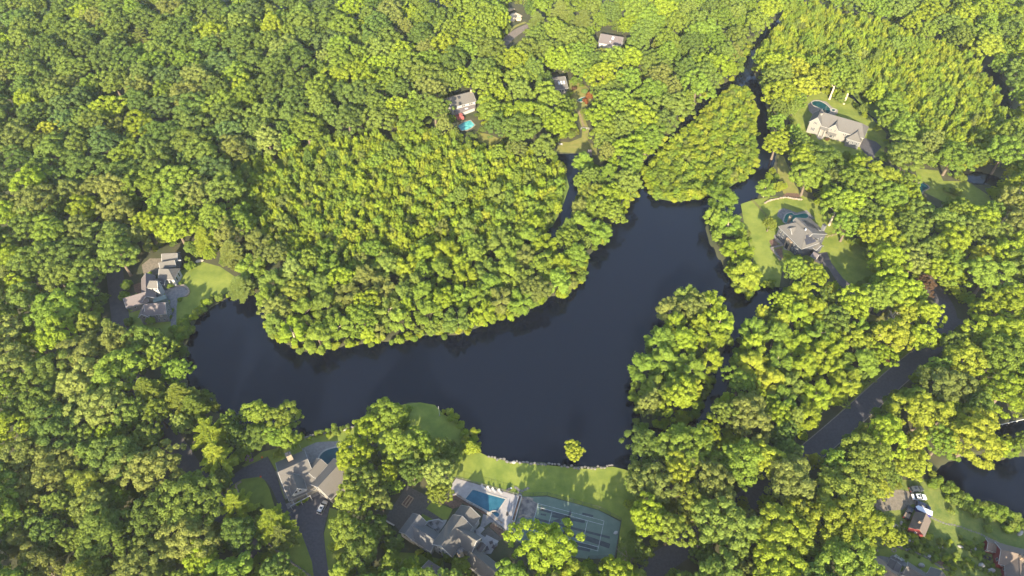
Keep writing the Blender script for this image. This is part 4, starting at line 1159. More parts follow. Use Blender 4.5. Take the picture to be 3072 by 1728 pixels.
# ---- solar-roofed house, right
h = house('solar_roof_house', 2400, 690, 'dark slate house with solar panels on its hipped grey roof')
F = Frame((2400, 668.3), (2444.9, 711), 10.0)
w1 = Wing(h, F(-.8, -1.4), F(5.7, -1.4), 10.0, 6.0, 4.9, DARKW, ROOF_MID, hip=(4.2, 4.9))
w1.win('R', [(.12, 4.4, .8, 1.3), (.24, 4.4, .8, 1.3), (.7, 4.4, .8, 1.3), (.85, 4.4, .8, 1.3), (.12, 1.8, .8, 1.4), (.24, 1.8, .8, 1.4), (.45, 1.8, 1.4, 2.0), (.7, 1.8, .8, 1.4), (.85, 1.8, .8, 1.4)])
w0 = Wing(h, F(-3.2, .4), F(7.8, .4), 10.2, 6.0, 9.4, DARKW, ROOF_MID, hws=(9.6, 1.2), zes=(6.2, 9.0))
w0.win('1', [(.6, 4.2, .9, 1.3), (.8, 4.2, .9, 1.3)])
wd = Wing(h, F(1.0, -1.6), F(.6, -5.2), 9.2, 7.3, 1.7, DARKW, ROOF_MID)
wd.win('1', [(.35, 7.4, .6, 1.0), (.65, 7.4, .6, 1.0)])
SOLAR = mat('solar_cell', (.02, .02, .028), .35, .2, 3, spec=.5)
for r_, (c0, c1) in enumerate(((0, 4), (0, 5), (2, 6))):
    for c_ in range(c0, c1):
        w0.plate('L', .2 + .105 * c_, .28 + .17 * r_, 1.05, 1.5, 'solar_panel', METAL, .1, ('cell', SOLAR))
ap, ev = F(5.7, -1.4, 10.0), F(10.6, -1.4, 6.0)
e_ = (ev - ap).normalized(); d_ = F.n.copy(); n_ = d_.cross(e_); n_ = n_ if n_.z > 0 else -n_
for r_, (c0, c1) in enumerate(((-1, 1), (-2, 2), (-2, 3))):
    for c_ in range(c0, c1):
        w1.plate((ap + e_ * (2.0 + 1.35 * r_) + d_ * (.6 + 1.05 * c_) + n_ * .1, d_, e_, n_), 0, 0, 1.0, 1.3, 'solar_panel', METAL, .1, ('cell', SOLAR))
w0.plate('L', .75, .75, 1.3, 1.3, 'roof_hatch', WHITE, .15, ('pane', METAL))
MB().tube([F(4.6, -.8, 9.5), F(4.6, -.8, 10.6)], .35, 8).build('roof_vent', SKYL, h)
chimney(h, 2474, 675, 9.5, 1.1, 1.4, rz=.4, m=GREYS)
chimney(h, 2373, 648, 7.6, .9, 1.1, rz=.4, m=STONE_WARM)
w3 = Wing(h, F(8.2, 3.0), F(11.8, 3.6), 5.4, 3.8, 2.4, DARKW, ROOF_MID)
Wing(h, F(12.6, -.6), F(15.0, .4), 3.9, 2.8, 2.2, STONEW, ROOF_PLUM)
q = F(3.4, -6.5, 2.6); MB().box(q, (3.4, .5, 5.2), F.ang).build('entrance_front', STONEW, h)
q = F(3.4, -6.82, 1.6); MB().box(q, (1.6, .1, 3.0), F.ang).build('door', GLASS, h)
poly_mesh('patio', [(2331,648),(2336,630),(2350,624),(2370,630),(2390,638),(2420,630),(2438,648),(2445,655),(2400,672),(2360,672)], .09, SLATE, label='slate patio round the keyhole pool')
poly_mesh('terrace', [(2322,705),(2335,703),(2362,722),(2375,740),(2368,752),(2350,748),(2350,738),(2325,722)], .09, PATIO, label='stone walk before the solar-roofed house')
b = ribbon('garden_wall', [(2345,738),(2313,746),(2341,782)], .9, .8, STONE, None, thick=.8, n=1, kind=None); tag(b, 'low stone wall making a corner on the lawn', 'wall')
poly_mesh('planting_bed', [(2324,748),(2347,742),(2349,775),(2341,778)], .09, MULCH, label='mulched corner bed inside the low stone wall')
poly_mesh('planting_bed', [(2307,722),(2322,716),(2337,735),(2315,742)], .09, MULCH, label='mulch bed left of the stone walk')
# ---- small dark shed
h = house('dark_shed', 2637, 925, 'little dark-roofed shed in the trees above the bare tree', 'shed')
Wing(h, (2615, 912), (2653, 922), 3.6, 2.4, 2.4, DARKW, ROOF_DARK, trim=False)
# ---- red shed
h = house('red_shed', 2757, 1575, 'small red shed with brown gable roof and a chimney', 'shed')
F9 = Frame((2772.7, 1545), (2753.4, 1592.2), 4.8)
w = Wing(h, F9(-1.0, .3), F9(5.7, .3), 4.8, 2.6, 2.5, REDW, ROOF_BROWN, trim=False)
w.win('1', [(.5, 1.7, .7, .9)])
chimney(h, 2764, 1563, 5.6, .7, .6, rz=.4)
# ---- red barn house, right bottom
h = house('red_barn', 3030, 1680, 'red barn house with brown roofs at the right bottom corner')
F = Frame((3004.2, 1652.5), (3072, 1669.9), 5.8)
w = Wing(h, F(0, .4), F(13, .4), 5.8, 3.3, 3.5, REDW, ROOF_BROWN)
w.win('0', [(.25, 2.2, 1.0, 1.1), (.3, 4.0, .7, .7)]); w.win('R', [(.14, 2.2, 1.3, 1.0)])
w1 = Wing(h, F(-2.1, 3.1), F(.4, 3.0), 3.5, 2.3, 2.0, REDW, ROOF_BROWN, ext=(0, .6))
w1.win('R', [(.18, 1.4, .9, 1.1), (.48, 1.4, .9, 1.1), (.78, 1.4, .9, 1.1)])
w2 = Wing(h, F(5.2, .4), F(4.2, -7.5), 5.4, 3.2, 3.0, REDW, ROOF_BROWN)
w2.win('R', [(.55, 2.0, 1.0, 1.1)])
chimney(h, 3070, 1668, 6.8, 1.0, 1.0)
# ---- cottage at the bottom edge
h = house('cottage', 2710, 1720, 'cottage with pale tan roof at the bottom edge below the stone wall')
F = Frame((2621.3, 1681.5), (2693, 1727.2), 5.4)
Wing(h, F(-.2, 0), F(8.5, 0), 5.4, 3.2, 3.2, WHITE, ROOF_PALE)
Wing(h, F(8.5, 4.9), F(14.4, 4.9), 5.0, 3.6, 2.4, WHITE, ROOF_TAN)
Wing(h, F(5.6, 4.6), F(5.6, 1.0), 4.5, 4.1, 1.8, WHITE, ROOF_DARK)
Wing(h, F(16.8, 9.7), F(16.2, 3.6), 5.6, 3.8, 2.5, WHITE, ROOF_TAN)
chimney(h, 2708, 1720, 6.8, .9, .7, m=WHITE)
poly_mesh('deck', [(2668,1672),(2678,1664),(2722,1690),(2716,1702)], .35, SLATE, thick=.3, label='grey deck behind the cottage')
poly_mesh('patio', [(2610,1674),(2640,1667),(2668,1672),(2660,1700),(2645,1692)], .10, PATIO, label='curved stone patio left of the cottage')
# hidden roof corner bottom left
h = house('hidden_house', 385, 1725, 'corner of a grey-roofed house under the trees at the bottom left')
Wing(h, (372, 1728), (430, 1745), 5.5, 3.5, 3.5, WHITE, ROOF_GREY)
# ================================================================== pools
def pool_water(name, c, c2):
    m, nt, out = newmat(name)
    b = nt.nodes.new('ShaderNodeBsdfPrincipled')
    geo = nt.nodes.new('ShaderNodeNewGeometry')
    n = nt.nodes.new('ShaderNodeTexNoise'); n.inputs['Scale'].default_value = .5; n.inputs['Detail'].default_value = 5
    nt.links.new(geo.outputs['Position'], n.inputs['Vector'])
    rp = nt.nodes.new('ShaderNodeValToRGB')
    rp.color_ramp.elements[0].position = .35; rp.color_ramp.elements[1].position = .68
    rp.color_ramp.elements[0].color = (*c, 1); rp.color_ramp.elements[1].color = (*c2, 1)
    nt.links.new(n.outputs['Fac'], rp.inputs['Fac']); nt.links.new(rp.outputs[0], b.inputs['Base Color'])
    b.inputs['Roughness'].default_value = .08; b.inputs['IOR'].default_value = 1.33
    nt.links.new(b.outputs[0], out.inputs['Surface'])
    return m
TEAL = pool_water('pool_blue', (.012, .06, .09), (.022, .085, .12))
DEEPT = pool_water('pool_dark_teal', (.006, .035, .042), (.01, .05, .055))
GREENT = pool_water('pool_green', (.01, .085, .075), (.018, .12, .1))
TURQ = pool_water('pool_turquoise', (.02, .16, .16), (.12, .36, .33))
COPING = mat('pool_coping', (.24, .22, .19), .8, .15, 2)
def pool(pts, z, wm, label, cw=.55, smooth=True, cm=None):
    w = [P(a, b, z) for a, b in pts]
    if smooth: w = smooth_line(w + [w[0]], 5)[:-1]
    c = sum(w, Vector()) / len(w)
    e = empty('swimming_pool', (c.x, c.y, 0), 0, label, 'pool')
    ar = sum(w[i].x * w[(i + 1) % len(w)].y - w[(i + 1) % len(w)].x * w[i].y for i in range(len(w)))
    if ar < 0: w = w[::-1]
    n = len(w); out = []
    for i in range(n):
        d = (w[(i + 1) % n] - w[i - 1]).normalized()
        out.append(w[i] + Vector((d.y, -d.x, 0)) * cw)
    b = MB()
    for i in range(n):
        j = (i + 1) % n
        b.prism([(q.x, q.y) for q in (w[i], out[i], out[j], w[j])], 0, z + .08)
    b.build('coping', cm or COPING, e)
    o = MB().face(w).build('water', wm, e)
    bm = bmesh.new(); bm.from_mesh(o.data); bmesh.ops.triangulate(bm, faces=bm.faces[:]); bm.to_mesh(o.data); bm.free()
    return e
A = lambda l, ox=1120, oy=1420, s=6.005: [(ox + a / s, oy + b / s) for a, b in l]
# ---- big pool terrace
poly_mesh('pool_deck', [(1356,1452),(1368,1435),(1557,1488),(1535,1563),(1543,1570),(1540,1590),(1532,1602),(1503,1577),(1470,1548),(1451,1533),(1400,1506),(1366,1484),(1350,1488)], .30, PAVER, thick=.3, label='pale paved deck round the big pool')
pool(A([(1790,300),(1830,303),(2090,385),(2380,465),(2235,680),(2090,695),(1660,460)]), .34, TEAL, 'large blue five-sided swimming pool on the pale deck', smooth=False)
pool(A([(2130,700),(2180,690),(2230,700),(2270,740),(2235,785),(2160,735)]), .42, TEAL, 'small round-backed spa at the corner of the big pool', cw=.45)
def stone_row(name, label, cat, pts, size, hgt, m, seed, jit=.25, gap=.06, z=0.0, double=False):
    """a row of single stones set along a measured line"""
    rg = random.Random(seed)
    line = smooth_line([P(a, b, 0) for a, b in pts], 10)
    e = empty(name, line[0], 0, label, cat)
    d_acc = 0; i = 0; pos = []
    tot = [0]
    for k in range(1, len(line)): tot.append(tot[-1] + (line[k] - line[k - 1]).length)
    s = 0
    while s < tot[-1]:
        L = size * rg.uniform(.75, 1.3)
        t = s + L / 2
        k = next((q for q in range(1, len(tot)) if tot[q] >= t), len(tot) - 1)
        f = (t - tot[k - 1]) / max(tot[k] - tot[k - 1], 1e-6)
        p = line[k - 1].lerp(line[k], min(f, 1)); d = (line[k] - line[k - 1]).normalized()
        p = p + Vector((-d.y, d.x, 0)) * rg.uniform(-jit, jit)
        put_stone(e, p, L, size * rg.uniform(.75, 1.1), hgt * rg.uniform(.75, 1.25), math.atan2(d.y, d.x) + rg.uniform(-.2, .2), m, rg)
        s += L + gap
    return e
_rocks = []
def rock_mesh(seed):
    rg = np.random.default_rng(seed)
    bm = bmesh.new()
    bmesh.ops.create_icosphere(bm, subdivisions=2, radius=.5)
    dirs = rg.normal(size=(7, 3)); dirs /= np.linalg.norm(dirs, axis=1)[:, None]
    for v in bm.verts:
        c = np.array(v.co)
        f = 1.0
        for q in dirs:                       # cut facets
            t = float(c @ q) / .5
            if t > .72: f = min(f, .72 / t + .05)
        v.co = Vector(c * f * (1 + rg.uniform(-.06, .06)))
        v.co.z = max(v.co.z, -.28)
    me = bpy.data.meshes.new('stone'); bm.to_mesh(me); bm.free()
    return me
for s in range(6): _rocks.append(rock_mesh(900 + s))
_rk = {}
def rock_data(i, m):
    if (i, m.name) not in _rk:
        q = _rocks[i].copy(); q.materials.clear(); q.materials.append(m); _rk[(i, m.name)] = q
    return _rk[(i, m.name)]
def put_stone(parent, p, l, w, h, rz, m, rg, name='stone'):
    o = link(name, rock_data(rg.randrange(6), m), None, parent, Vector((p.x, p.y, p.z + h * .25)) - (parent.location if parent else Vector()))
    o.scale = (l * 1.12, w * 1.12, h); o.rotation_euler = (0, 0, rz)
    return o
BOUL = mat('boulder', (.22, .2, .175), .95, .3, 1.2, bump=.6, bscale=4, detail=9)
BOULW = mat('pale_ledge', (.34, .29, .21), .95, .35, .8, bump=.7, bscale=3, detail=9)
def boulder(px, py, l, w, h, label, m=None, rz=0.3, seed=1):
    o = put_stone(None, P(px, py, 0), l, w, h, rz, m or BOUL, random.Random(seed), 'boulder')
    return tag(o, label, 'rock', 'rocks and boulders')
stone_row('retaining_wall', 'stone retaining wall curving along the pool deck', 'wall', A([(1390,372),(1480,372),(1690,502),(1990,662),(2120,735),(2310,895)]), .62, .7, STONE_WARM, 3, .05, -.08)
poly_mesh('planting_bed', A([(1390,390),(1480,385),(1700,520),(2050,720),(1990,745),(1930,700),(1650,560),(1490,470),(1390,460)]), .07, MULCH, label='brown sloping bed between pool deck and house')
poly_mesh('planting_bed', A([(1240,500),(1370,465),(1500,480),(1600,540),(1570,590),(1430,640)]), .075, MULCH, label='round brown bed behind the house')
poly_mesh('stone_steps', A([(1980,730),(2060,760),(2150,760),(2310,900),(2270,950),(2120,880),(1960,1000),(1925,960)]), .085, SLATE, label='rough slate steps between the house and the spa')
poly_mesh('terrace', A([(1930,955),(2010,1000),(1930,1090),(2015,1150),(2040,1105),(2260,1220),(2120,1449),(1960,1449),(1800,1430),(1960,1195),(1780,1060)]), .095, PAVER, label='pale paved terrace right of the house')
poly_mesh('gravel_bed', A([(2070,960),(2340,1190),(2260,1215),(2045,1100),(2012,1148),(1942,1090)]), .08, DARKGRAVEL, label='grey gravel bed along the terrace')
poly_mesh('planting_bed', A([(2085,955),(2140,890),(2470,1095),(2340,1185)]), .09, MULCH, label='long mulch bed below the spa')
stone_row('bed_edging', 'pale stone edging above the long mulch bed', 'edging', A([(2145,885),(2300,985),(2480,1100)]), .8, .5, STONE_WARM, 5, .05)
poly_mesh('dining_patio', A([(960,920),(990,880),(1180,845),(1330,835),(1300,900),(1180,1075)]), .10, PAVER, label='dining patio left of the main roof')
b = ribbon('patio_wall', A([(950,925),(990,876),(1180,840),(1260,890)]), .3, .7, WHITE, None, thick=.7, n=1, kind=None); tag(b, 'low white wall round the dining patio', 'wall')
poly_mesh('gravel_yard', [(1153,1558),(1220,1457),(1263,1478),(1298,1500),(1278,1526),(1334,1562),(1322,1568),(1300,1559),(1268,1541),(1258,1552),(1240,1580),(1210,1606),(1183,1576)], .07, DARKGRAVEL, label='dark gravel yard behind the garage wing')
b = ribbon('yard_edge', [(1153,1560),(1183,1577)], .35, .5, WHITE, None, thick=.5, n=1, kind=None); tag(b, 'white rail at the lower left corner of the gravel yard', 'fence')
WOOD = mat('weathered_wood', (.2, .15, .1), .9, .25, 3)
WOODD = mat('dark_wood', (.09, .06, .045), .85, .25, 3)
def raised_bed():
    q = [P(a, b, 0) for a, b in A([(640,410),(725,460),(605,625),(520,565)])]
    c = sum(q, Vector()) / 4
    e = empty('raised_bed', c, 0, 'raised timber garden bed standing in the gravel yard', 'garden bed')
    for i in range(4):
        a_, b_ = q[i], q[(i + 1) % 4]; d = b_ - a_
        MB().box(((a_ + b_) / 2 + Vector((0, 0, .35))), (d.length + .25, .25, .7), math.atan2(d.y, d.x)).build('board', WOOD, e)
    MB().face([p + Vector((0, 0, .4)) for p in q]).build('soil', MULCH, e)
    m1, m2 = (q[0] + q[1]) / 2, (q[2] + q[3]) / 2
    MB().box((m1 + m2) / 2 + Vector((0, 0, .6)), ((m2 - m1).length * .8, .3, .25), math.atan2((m2 - m1).y, (m2 - m1).x)).build('rail', WOOD, e)
raised_bed()
# ---- furniture
def lounger(px, py, head, label, m=WHITE, name='sun_lounger', group='white loungers on the pool deck', z=.30):
    p = P(px, py, z)
    e = empty(name, p, head, label, 'lounger', group)
    def pt(n, mb): return link(n, mb.mesh(n, m), None, e)
    pt('seat', MB().box((.25, 0, .35), (1.3, .7, .1)))
    b = MB(); b.slab([(-.4, -.35, .42), (-.4, .35, .42), (-1.0, .35, .85), (-1.0, -.35, .85)], .09); pt('backrest', b)
    for x_, y_ in ((-.3, -.3), (-.3, .3), (.8, -.3), (.8, .3)): pt('leg', MB().box((x_, y_, .15), (.07, .07, .3)))
    return e
for i_, (a, b_) in enumerate(((1980,262),(2085,292),(2172,318),(2285,342))):
    q = A([(a, b_)])[0]
    lounger(q[0], q[1], -.9, ['first white lounger from the left on the pool deck', 'second white lounger from the left on the pool deck', 'third white lounger from the left on the pool deck', 'rightmost white lounger on the pool deck'][i_])
def chair(px, py, head, label, m, group, z=.1, s=1.0, cat='chair', name='chair'):
    e = empty(name, P(px, py, z), head, label, cat, group); e.scale = (s, s, s)
    def pt(n, mb): return link(n, mb.mesh(n, m), None, e)
    pt('seat', MB().box((0, 0, .42), (.62, .62, .08)))
    b = MB(); b.slab([(-.28, -.32, .44), (-.28, .32, .44), (-.5, .32, 1.05), (-.5, -.32, 1.05)], .07); pt('backrest', b)
    for sy in (-.36, .36): pt('armrest', MB().box((0, sy, .62), (.66, .1, .05)))
    for x_, y_ in ((-.27, -.3), (-.27, .3), (.28, -.3), (.28, .3)): pt('leg', MB().box((x_, y_, .2), (.06, .06, .4)))
    return e
def table(px, py, w, l, label, m, z=.1, rz=0.0, group=None):
    e = empty('table', P(px, py, z), rz, label, 'table', group)
    link('tabletop', MB().box((0, 0, .73), (w, l, .06)).mesh('tabletop', m), None, e)
    for x_ in (-w / 2 + .1, w / 2 - .1):
        for y_ in (-l / 2 + .1, l / 2 - .1): link('leg', MB().box((x_, y_, .35), (.07, .07, .7)).mesh('leg', m), None, e)
    return e
DARKF = mat('dark_wicker', (.05, .038, .04), .8, .3, 6)
GREYF = mat('grey_furniture', (.1, .095, .09), .8, .2, 6)
PINKW = mat('faded_pink_wood', (.5, .36, .3), .8, .1, 6)
q = A([(1105,982),(1050,930),(1150,915),(1090,1030),(1165,1010)])
table(*q[0], 1.3, 1.3, 'square pale table on the dining patio', PAVER, rz=.6)
for i_ in range(1, 5): chair(*q[i_], [5.3, 3.9, .8, 2.3][i_ - 1], ['left grey chair at the square patio table', 'upper grey chair at the square patio table', 'lower grey chair at the square patio table', 'right grey chair at the square patio table'][i_ - 1], GREYF, 'chairs round the dining patio table', s=1.15)
q = A([(2122,1258),(2168,1340),(2210,1300),(2025,1375)])
chair(*q[0], 2.0, 'dark wicker chair alone on the paved terrace', DARKF, 'dark terrace furniture', s=1.4)
chair(*q[1], 2.6, 'dark wicker chair nearest the big lime tree', DARKF, 'dark terrace furniture', s=1.4)
chair(*q[2], 2.9, 'grey chair half under the big lime tree', GREYF, 'dark terrace furniture', s=1.1)
table(*q[3], 1.8, 1.3, 'dark wicker table on the paved terrace', DARKF, rz=.4)
def umbrella(px, py, label, m):
    e = empty('closed_umbrella', P(px, py, .3), 0, label, 'umbrella')
    link('base', MB().tube([(0, 0, 0), (0, 0, .12)], .45, 10).mesh('base', m), None, e)
    link('pole', MB().tube([(0, 0, .1), (0, 0, 2.7)], .04, 6).mesh('pole', m), None, e)
    link('canopy', MB().tube([(0, 0, .9), (0, 0, 1.3), (0, 0, 2.2), (0, 0, 2.65)], [.32, .36, .16, .04], 8).mesh('canopy', m), None, e)
umbrella(*A([(2412, 745)])[0], 'closed black parasol near the spa', METAL)
def rail_fence(name, label, pts, h, m, post_m=None, rails=(1.0,), step=2.0, wires=0, z=0.0, r=.035, cat='fence'):
    line = [P(a, b, z) for a, b in pts]
    e = empty(name, line[0], 0, label, cat)
    for i in range(len(line) - 1):
        a_, b_ = line[i], line[i + 1]; L = (b_ - a_).length; n = max(1, round(L / step))
        for k in range(n + (1 if i == len(line) - 2 else 0)):
            p = a_.lerp(b_, k / n)
            MB().tube([p, p + Vector((0, 0, h))], r * 1.4, 5).build('post', post_m or m, e)
        for rr in rails:
            MB().tube([a_ + Vector((0, 0, h * rr)), b_ + Vector((0, 0, h * rr))], r, 5).build('rail', m, e)
        if wires:
            b = MB()
            for k in range(1, wires): b.tube([a_ + Vector((0, 0, h * k / wires)), b_ + Vector((0, 0, h * k / wires))], .011, 3, False)
            nn = int(L / .35)
            for k in range(nn):
                p = a_.lerp(b_, k / nn); b.tube([p, p + Vector((0, 0, h))], .011, 3, False)
            b.build('wire_mesh', m, e)
    return e
GREYRAIL = mat('grey_rail', (.1, .095, .09), .6, .1, 3)
rail_fence('pool_fence', 'grey rail fence along the far edge of the pool deck', [(1368,1434),(1430,1451),(1490,1468),(1557,1487)], 1.2, GREYRAIL, rails=(1.0, .1), step=2.2, wires=4, z=.3, r=.04)
def planter():
    q = [P(a, b, 0) for a, b in [(1557,1488),(1565,1490),(1543,1569),(1535,1563)]]
    c = sum(q, Vector()) / 4
    e = empty('planter', c, 0, 'long white planter box between pool deck and tennis court', 'planter')
    for i in range(4):
        a_, b_ = q[i], q[(i + 1) % 4]; d = b_ - a_
        MB().box((a_ + b_) / 2 + Vector((0, 0, .45)), (d.length + .2, .25, .9), math.atan2(d.y, d.x)).build('board', WHITE, e)
    MB().face([p + Vector((0, 0, .7)) for p in q]).build('soil', MULCH, e)
planter()
def grill(px, py, label, z=.05):
    e = empty('grill', P(px, py, z), .4, label, 'grill')
    link('cart', MB().box((0, 0, .45), (1.5, .6, .8)).mesh('cart', METAL), None, e)
    link('hood', MB().tube([(-.55, 0, .95), (.55, 0, .95)], .32, 8).mesh('hood', METAL), None, e)
    link('side_shelf', MB().box((1.0, 0, .8), (.5, .5, .06)).mesh('side_shelf', SKYL), None, e)
grill(1525, 1471, 'dark grill with side shelf outside the pool fence')
# ---- tennis court
T = lambda l: A(l, 1500, 1460, 6.44)
COURT = mat('court_green', (.072, .1, .074), .85, c2=(.1, .132, .1), scale=.25, detail=9)
CPATCH = mat('court_patch', (.035, .038, .042), .9, c2=(.055, .062, .062), scale=.6, detail=9)
CLINE = mat('court_line', (.3, .31, .3), .85, .3, 1.2)
CDEB = mat('court_debris', (.06, .055, .055), .95, c2=(.19, .165, .14), scale=.45, detail=9, bump=.5, bscale=4)
court = poly_mesh('tennis_court', T([(420,190),(640,195),(910,188),(1420,320),(1920,462),(2330,680),(2210,1390),(1700,1400),(1000,1300),(500,1150),(260,1000),(275,830)]), .075, COURT, label='worn green tennis court with tar patches')
def strip(a_, b_, w, z, name, m, parent):
    p, q = P(*T([a_])[0], z), P(*T([b_])[0], z)
    d = (q - p).normalized(); s = Vector((-d.y, d.x, 0)) * w / 2
    MB().face([p - s, q - s, q + s, p + s]).build(name, m, parent)
for a_, b_, w_ in (((735,325),(2010,660),.09), ((720,392),(1990,738),.13), ((735,325),(560,1010),.11), ((1005,480),(900,880),.11), ((1690,655),(1600,1078),.11), ((2010,660),(1888,1245),.11), ((640,840),(1905,1165),.13), ((600,905),(1900,1245),.09)):
    strip(a_, b_, w_, .084, 'court_line', CLINE, court)
for a_, b_, w_ in (((660,612),(2120,985),.75), ((1365,480),(1220,1010),.85), ((780,440),(1340,590),.8), ((1490,930),(2120,1150),1.6), ((1440,1080),(1870,1190),1.1), ((1420,1170),(1740,1230),.9), ((785,530),(890,550),.6), ((800,370),(830,470),.5), ((1000,560),(1640,680),.9), ((1130,890),(1480,960),.9), ((1590,520),(1800,570),.7), ((1020,700),(1170,650),1.4)):
    strip(a_, b_, w_, .079, 'tar_patch', CPATCH, court)
poly_mesh('debris_patch', T([(425,200),(520,200),(720,320),(700,470),(650,600),(340,610)]), .0795, CDEB, parent=court)
for i_, (a_, b_, w_) in enumerate((((520,215),(640,250),.9), ((345,600),(440,545),.5), ((440,545),(610,590),.5), ((330,690),(390,700),.5))):
    strip(a_, b_, w_, .088, 'silt_streak', STONE_WARM, court)
rail_fence('court_fence', 'black chain-link fence round the tennis court', T([(425,185),(640,190),(910,183),(1420,315),(1920,457),(2335,680),(2215,1390),(1700,1400)]), 2.7, METAL, rails=(1.0, .03), step=3.2, wires=7, z=.0)
link_net = rail_fence('tennis_net', 'sagging dark tennis net across the court', T([(1372,455),(1215,1050)]), .95, METAL, rails=(1.0,), step=12, wires=6, z=.08, cat='net')
tag(put_stone(None, P(*T([(2235, 890)])[0], .08), 1.5, 1.1, .35, .5, WHITE, random.Random(2), 'crumpled_tarp'), 'crumpled white tarp at the right end of the tennis court', 'tarp')
stone_row('shore_stones', 'line of pale rocks edging the wide lawn at the pond', 'stones', [(1462,1368),(1500,1378),(1541,1386),(1600,1390),(1660,1394),(1700,1398),(1759,1404),(1835,1398)], 1.0, .42, STONE, 9, .5, .1)
stone_row('shore_wall', 'stone wall along the pond behind the tan-roofed house', 'wall', [(890,1322),(930,1308),(975,1298),(1015,1290),(1065,1280)], 1.0, .6, STONE, 10, .1, -.1)
boulder(1541, 1388, 1.5, 1.2, 1.1, 'single round boulder on the lawn shore', seed=4)
rgs = random.Random(21)
sp = empty('stepping_stones', P(1555, 1470, 0), 0, 'flat stepping stones by the gate of the pool fence', 'stones')
for a_, b_ in T([(300,15),(330,35),(355,60),(385,80),(440,85),(490,55),(540,30),(390,135),(340,165)]):
    put_stone(sp, P(a_, b_, .0), 1.2, .8, .16, rgs.uniform(-.6, .6), STONE, rgs)
def flagpole(px, py, h, label):
    p = P(px, py, 0); e = empty('flagpole', p, 0, label, 'flagpole')
    link('pole', MB().tube([(0, 0, 0), (0, 0, h)], [.09, .05], 8).mesh('pole', WHITE), None, e)
    link('finial', MB().tube([(0, 0, h), (0, 0, h + .1), (0, 0, h + .22)], [.05, .12, .03], 8).mesh('finial', WHITE), None, e)
    link('base', MB().tube([(0, 0, 0), (0, 0, .25)], [.25, .2], 8).mesh('base', STONE), None, e)
flagpole(1319, 1247, 6.0, 'white flagpole on the tip of the lawn point')
# ---- tan-roofed house pool
poly_mesh('patio', [(905,1346),(948,1327),(984,1324),(1035,1324),(1085,1340),(1075,1420),(1020,1400),(985,1397),(969,1392),(934,1408),(913,1366)], .11, PATIO, label='stone patio round the kidney pool')
pool([(957,1378),(963,1364),(980,1351),(1014,1343),(1045,1350),(1050,1375),(1010,1388),(986,1393),(967,1390)], .15, DEEPT, 'dark kidney-shaped pool beside the tan-roofed house')
b = rail_fence('step_rail', 'white stair rail behind the tan-roofed house', [(890,1320),(903,1345)], 1.1, WHITE, rails=(1.0, .5), step=2.5)
for i_, (a_, b_) in enumerate(((782, 1430.5), (786, 1372))):
    e = empty('marker_cone', P(a_, b_, .1), 0, ['orange cone at the rim of the round grass island', 'orange cone at the corner of the dark drive'][i_], 'cone', 'orange cones on the drive')
    ORANGE = ORANGE if i_ else mat('orange_plastic', (.6, .1, .03), .6, .1, 4)
    link('base', MB().box((0, 0, .03), (.5, .5, .06)).mesh('base', ORANGE), None, e)
    link('cone', MB().tube([(0, 0, .05), (0, 0, .7)], [.2, .05], 8).mesh('cone', ORANGE), None, e)
stone_row('field_wall', 'pale stone wall running along the lower shaded grass', 'wall', [(803,1629),(830,1652),(860,1676),(890,1698),(930,1728)], .8, .6, STONE, 12, .05, -.1)
stone_row('field_wall', 'short pale stone wall on the round grass island', 'wall', [(718,1494),(712,1470),(708,1456),(722,1446)], .8, .5, STONE_WARM, 13, .05, -.1)
# ---- other pools
pool([(1374,378),(1392,366),(1411,361),(1424,375),(1413,384),(1400,390),(1386,392)], .12, TURQ, 'bright turquoise pool below the white house', smooth=False, cm=STONE_WARM)
pool([(2436,306),(2446,303),(2460,304),(2477,313),(2490,326),(2491,335),(2480,341),(2472,337),(2466,328),(2450,320),(2438,314)], .13, DEEPT, 'dark teal oval pool behind the beige gabled house')
pool([(2494,330),(2500,327),(2506,330),(2500,334)], .16, DEEPT, 'tiny round spa beside the oval pool', cw=.8)
pool([(2351,664),(2356,648),(2363,641),(2375,639),(2386,645),(2415,640),(2424,651),(2398,661),(2382,667),(2362,670)], .13, GREENT, 'green keyhole-shaped pool behind the solar-roofed house')
pool([(1733,301),(1742,295),(1755,292),(1762,296),(1752,301),(1742,305)], .1, GREENT, 'small dark green pond by the skylit cottage')
pool([(2752,566),(2753,553),(2765,548),(2780,555),(2786,564),(2770,572),(2765,580),(2752,585)], .1, DEEPT, 'green garden pool at the edge of the shaded lawn', cm=STONE_WARM)
# ---- docks
def dock(pts, m, label, z=.15):
    q = [P(a, b, z) for a, b in pts]; c = sum(q, Vector()) / 4
    e = empty('dock', (c.x, c.y, 0), 0, label, 'dock')
    n = 9
    for i in range(n):
        t0, t1 = i / n + .006, (i + 1) / n - .006
        MB().prism([(v.x, v.y) for v in (q[0].lerp(q[1], t0), q[0].lerp(q[1], t1), q[3].lerp(q[2], t1), q[3].lerp(q[2], t0))], z - .1, z).build('plank', m, e)
    for v in q:
        v = v.lerp(c, .12); MB().tube([(v.x, v.y, -1.2), (v.x, v.y, z - .1)], .12, 6).build('pile', WOODD, e)
dock([(2217,870),(2237,881),(2247,872),(2227,861)], mat('red_wood', (.22, .11, .06), .85, .25, 3), 'reddish wooden dock with two chairs below the sloping lawn')
chair(2229, 866, 4.9, 'left pinkish chair on the reddish dock', PINKW, 'dock chairs', z=.16, s=1.35)
chair(2237, 872, 4.9, 'right pinkish chair on the reddish dock', PINKW, 'dock chairs', z=.16, s=1.35)
dock([(1761,469),(1776,469),(1776,453),(1761,454)], mat('grey_wood', (.1, .09, .08), .9, .25, 3), 'grey wooden dock at the head of the cove')
chair(1766, 457, 4.7, 'left pale chair on the grey cove dock', PINKW, 'dock chairs', z=.16, s=1.2)
